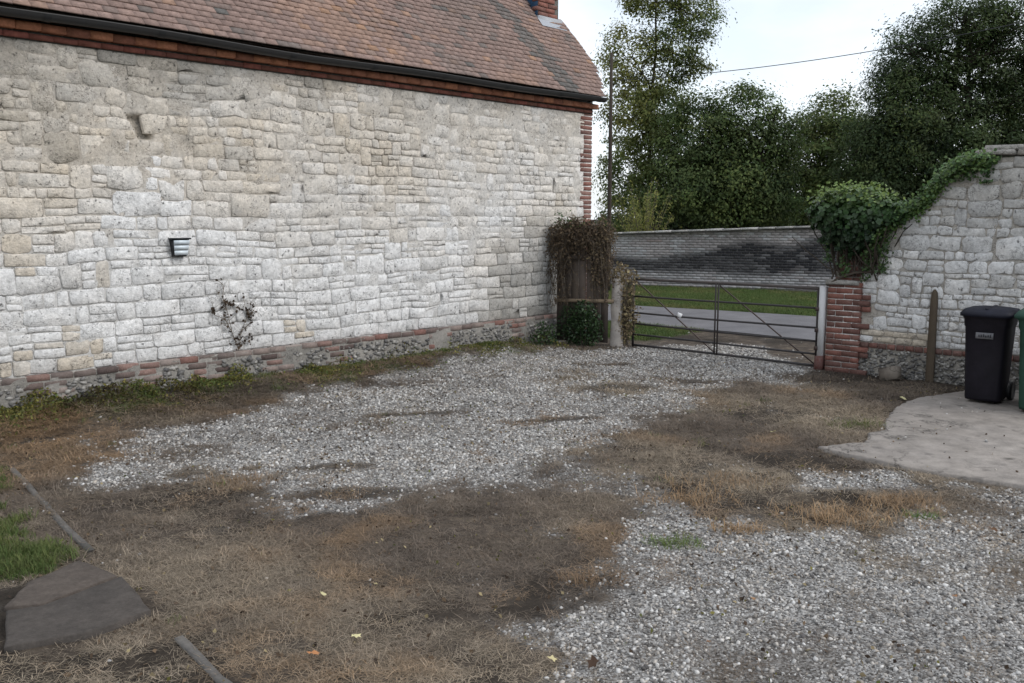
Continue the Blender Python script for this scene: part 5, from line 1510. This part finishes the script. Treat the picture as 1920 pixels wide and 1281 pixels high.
mo = leaf_obj('seedlings', np.stack([x, y, gz(x, y) + .014], 1), r.uniform(.010, .030, nm_), r, np.stack([r.uniform(.6, 1.1, nm_), r.uniform(0, .6, nm_), r.uniform(0, .6, nm_)], 1), M['weed'], None, asp=.7)
tag(mo, 'tiny green seedlings dotted through the gravel', 'weeds', kind='stuff')

# single tufts standing out of the gravel
def tuft(c, rad, nb, hgt, tint, label, mat, seed, group):
    rr = np.random.default_rng(seed)
    V = []; T = []; k = 0; cc = []
    for _ in range(nb):
        a = rr.uniform(0, 6.28); u = np.clip(rr.normal(size=2), -1.7, 1.7) * rad * [1, .55]
        e = R_(rr.uniform(12, 75)); L_ = hgt * rr.uniform(.5, 1.3); w = .0016
        dx, dy = math.cos(a), math.sin(a); px, py = -dy * w, dx * w
        p1 = np.array([u[0] + dx * math.cos(e) * L_ * .5, u[1] + dy * math.cos(e) * L_ * .5, math.sin(e) * L_ * .5])
        p2 = p1 + np.array([dx * math.cos(e - .6), dy * math.cos(e - .6), math.sin(e - .6)]) * L_ * .5
        V += [(u[0] - px, u[1] - py, 0), (u[0] + px, u[1] + py, 0), tuple(p1 + [px, py, 0]), tuple(p1 - [px, py, 0]), tuple(p2)]
        T += [(k, k + 1, k + 2), (k, k + 2, k + 3), (k + 3, k + 2, k + 4)]; k += 5
        t = np.clip(np.array(tint) + rr.normal(size=3) * [.15, .12, .12], 0, 1.5); cc += [t] * 5
    o = link('grass_tuft', mesh_np('grass_tuft', V, np.array(T), mat, np.array(cc)), None, loc=(c[0], c[1], float(gz(c[0], c[1]))), rot=(0, 0, -.8))
    tag(o, label, 'grass tuft', group)
M['tuftdry'] = tint_mat('dry_grass_tuft', (0.36, 0.245, 0.14), (0.23, 0.15, 0.095), (0.10, 0.07, 0.05), 0.8, (2, .3), (30, .3), trans=.2)
M['tuftgreen'] = tint_mat('green_grass_tuft', (0.10, 0.17, 0.035), (0.27, 0.22, 0.09), (0.05, 0.09, 0.02), 0.7, (2, .3), (30, .3), trans=.3)
G1 = 'dry tufts in the gravel'
tuft((5.88, 2.42), .26, 900, .12, (1, .2, .05), 'broad orange-brown dry tuft in the right-hand gravel, the largest', M['tuftdry'], 1, G1)
tuft((6.48, 2.25), .16, 420, .09, (.95, .4, .1), 'orange-brown dry tuft right of the largest one, near the slab', M['tuftdry'], 2, G1)
tuft((5.16, 2.80), .09, 260, .08, (1, .15, .05), 'small round tan tuft alone in the gravel, beside the green tuft', M['tuftdry'], 3, G1)
tuft((5.50, 3.38), .20, 520, .09, (1, .2, .05), 'orange dry tuft at the edge of the gravel left of the largest one', M['tuftdry'], 4, G1)
tuft((6.05, 3.42), .24, 520, .08, (.95, .3, .05), 'thin pale dry tuft behind the largest one', M['tuftdry'], 5, G1)
tuft((7.86, 3.08), .20, 380, .07, (.9, .4, .2), 'dry brown tuft growing along the broken tip of the concrete', M['tuftdry'], 6, G1)
tuft((3.60, 6.20), .18, 380, .07, (.9, .5, .2), 'rusty dry tuft poking into the left tongue of gravel', M['tuftdry'], 7, G1)
tuft((4.70, 2.99), .10, 260, .08, (1, .15, .1), 'bright green grass tuft alone in the gravel', M['tuftgreen'], 8, None)
tuft((8.62, 3.46), .16, 300, .09, (.8, .35, .3), 'dull green weed tuft at the corner of the concrete', M['tuftgreen'], 9, None)
tuft((6.27, 2.04), .07, 130, .06, (1, .1, .1), 'little green tuft under the dry tufts near the slab', M['tuftgreen'], 10, None)
tuft((3.87, 3.03), .12, 260, .07, (.8, .5, .5), 'dark brown tuft on the near edge of the right-hand gravel', M['tuftdry'], 11, G1)

# fallen leaves
def fallen(c, size, tint, label, seed):
    rr = random.Random(seed)
    V = [(0, 0, .012)]; n = 11
    for k in range(n):
        a = 2 * math.pi * k / n; q = size * (1 if k % 2 else .62) * rr.uniform(.8, 1.15)
        V.append((q * math.cos(a) * 1.25, q * math.sin(a) * .8, rr.uniform(.0, .4) * size + .008))
    T = [(0, k + 1, (k + 1) % n + 1) for k in range(n)]
    o = link('fallen_leaf', mesh_np('fallen_leaf', V, np.array(T), M['fleaf'], tint), None, loc=(c[0], c[1], float(gz(c[0], c[1])) + .02), rot=(rr.uniform(-.3, .3), rr.uniform(-.3, .3), rr.uniform(0, 6)))
    tag(o, label, 'leaf', 'fallen leaves')
for (c, s_, t_, lab, sd_) in (
    ((2.72, 3.88), .022, (1, 0, 0), 'pale yellow-green fallen leaf on the dead grass, left of centre', 1),
    ((2.53, 3.35), .024, (1.15, 0, 0), 'cream fallen leaf near the bottom of the dead grass', 2),
    ((2.28, 3.34), .030, (1, .9, 0), 'orange fallen leaf near the bottom edge', 3),
    ((3.01, 2.54), .024, (1, .1, 0), 'yellow fallen leaf at the bottom beside the gravel', 4),
    ((7.79, 3.90), .045, (1.1, 0, 0), 'pale fallen leaf on the dark ground before the pier', 5),
    ((10.2, 3.60), .055, (1.1, 0, .0), 'whitish leaf at the back corner of the concrete', 6),
    ((4.23, 2.20), .020, (.8, .7, .3), 'reddish leaf in the middle of the near gravel', 7),
    ((3.62, 2.10), .022, (.8, .8, .4), 'reddish leaf lower down in the near gravel', 8),
    ((4.95, 1.42), .022, (.8, .8, .4), 'brown leaf at the right of the near gravel', 9),
    ((4.30, 1.66), .020, (.8, .2, .3), 'olive leaf between the brown leaves of the near gravel', 10),
    ((6.26, 1.60), .032, (.7, .8, .8), 'dark curled leaf in the gravel near the right edge', 11),
    ((3.09, 2.37), .040, (.6, .3, 1), 'big dark curled leaf at the bottom edge beside the gravel', 12),
    ((7.03, 7.55), .035, (.5, .3, 1), 'dark leaf lying on the pale gravel by the barn', 13)):
    fallen(c, s_, t_, lab, sd_)
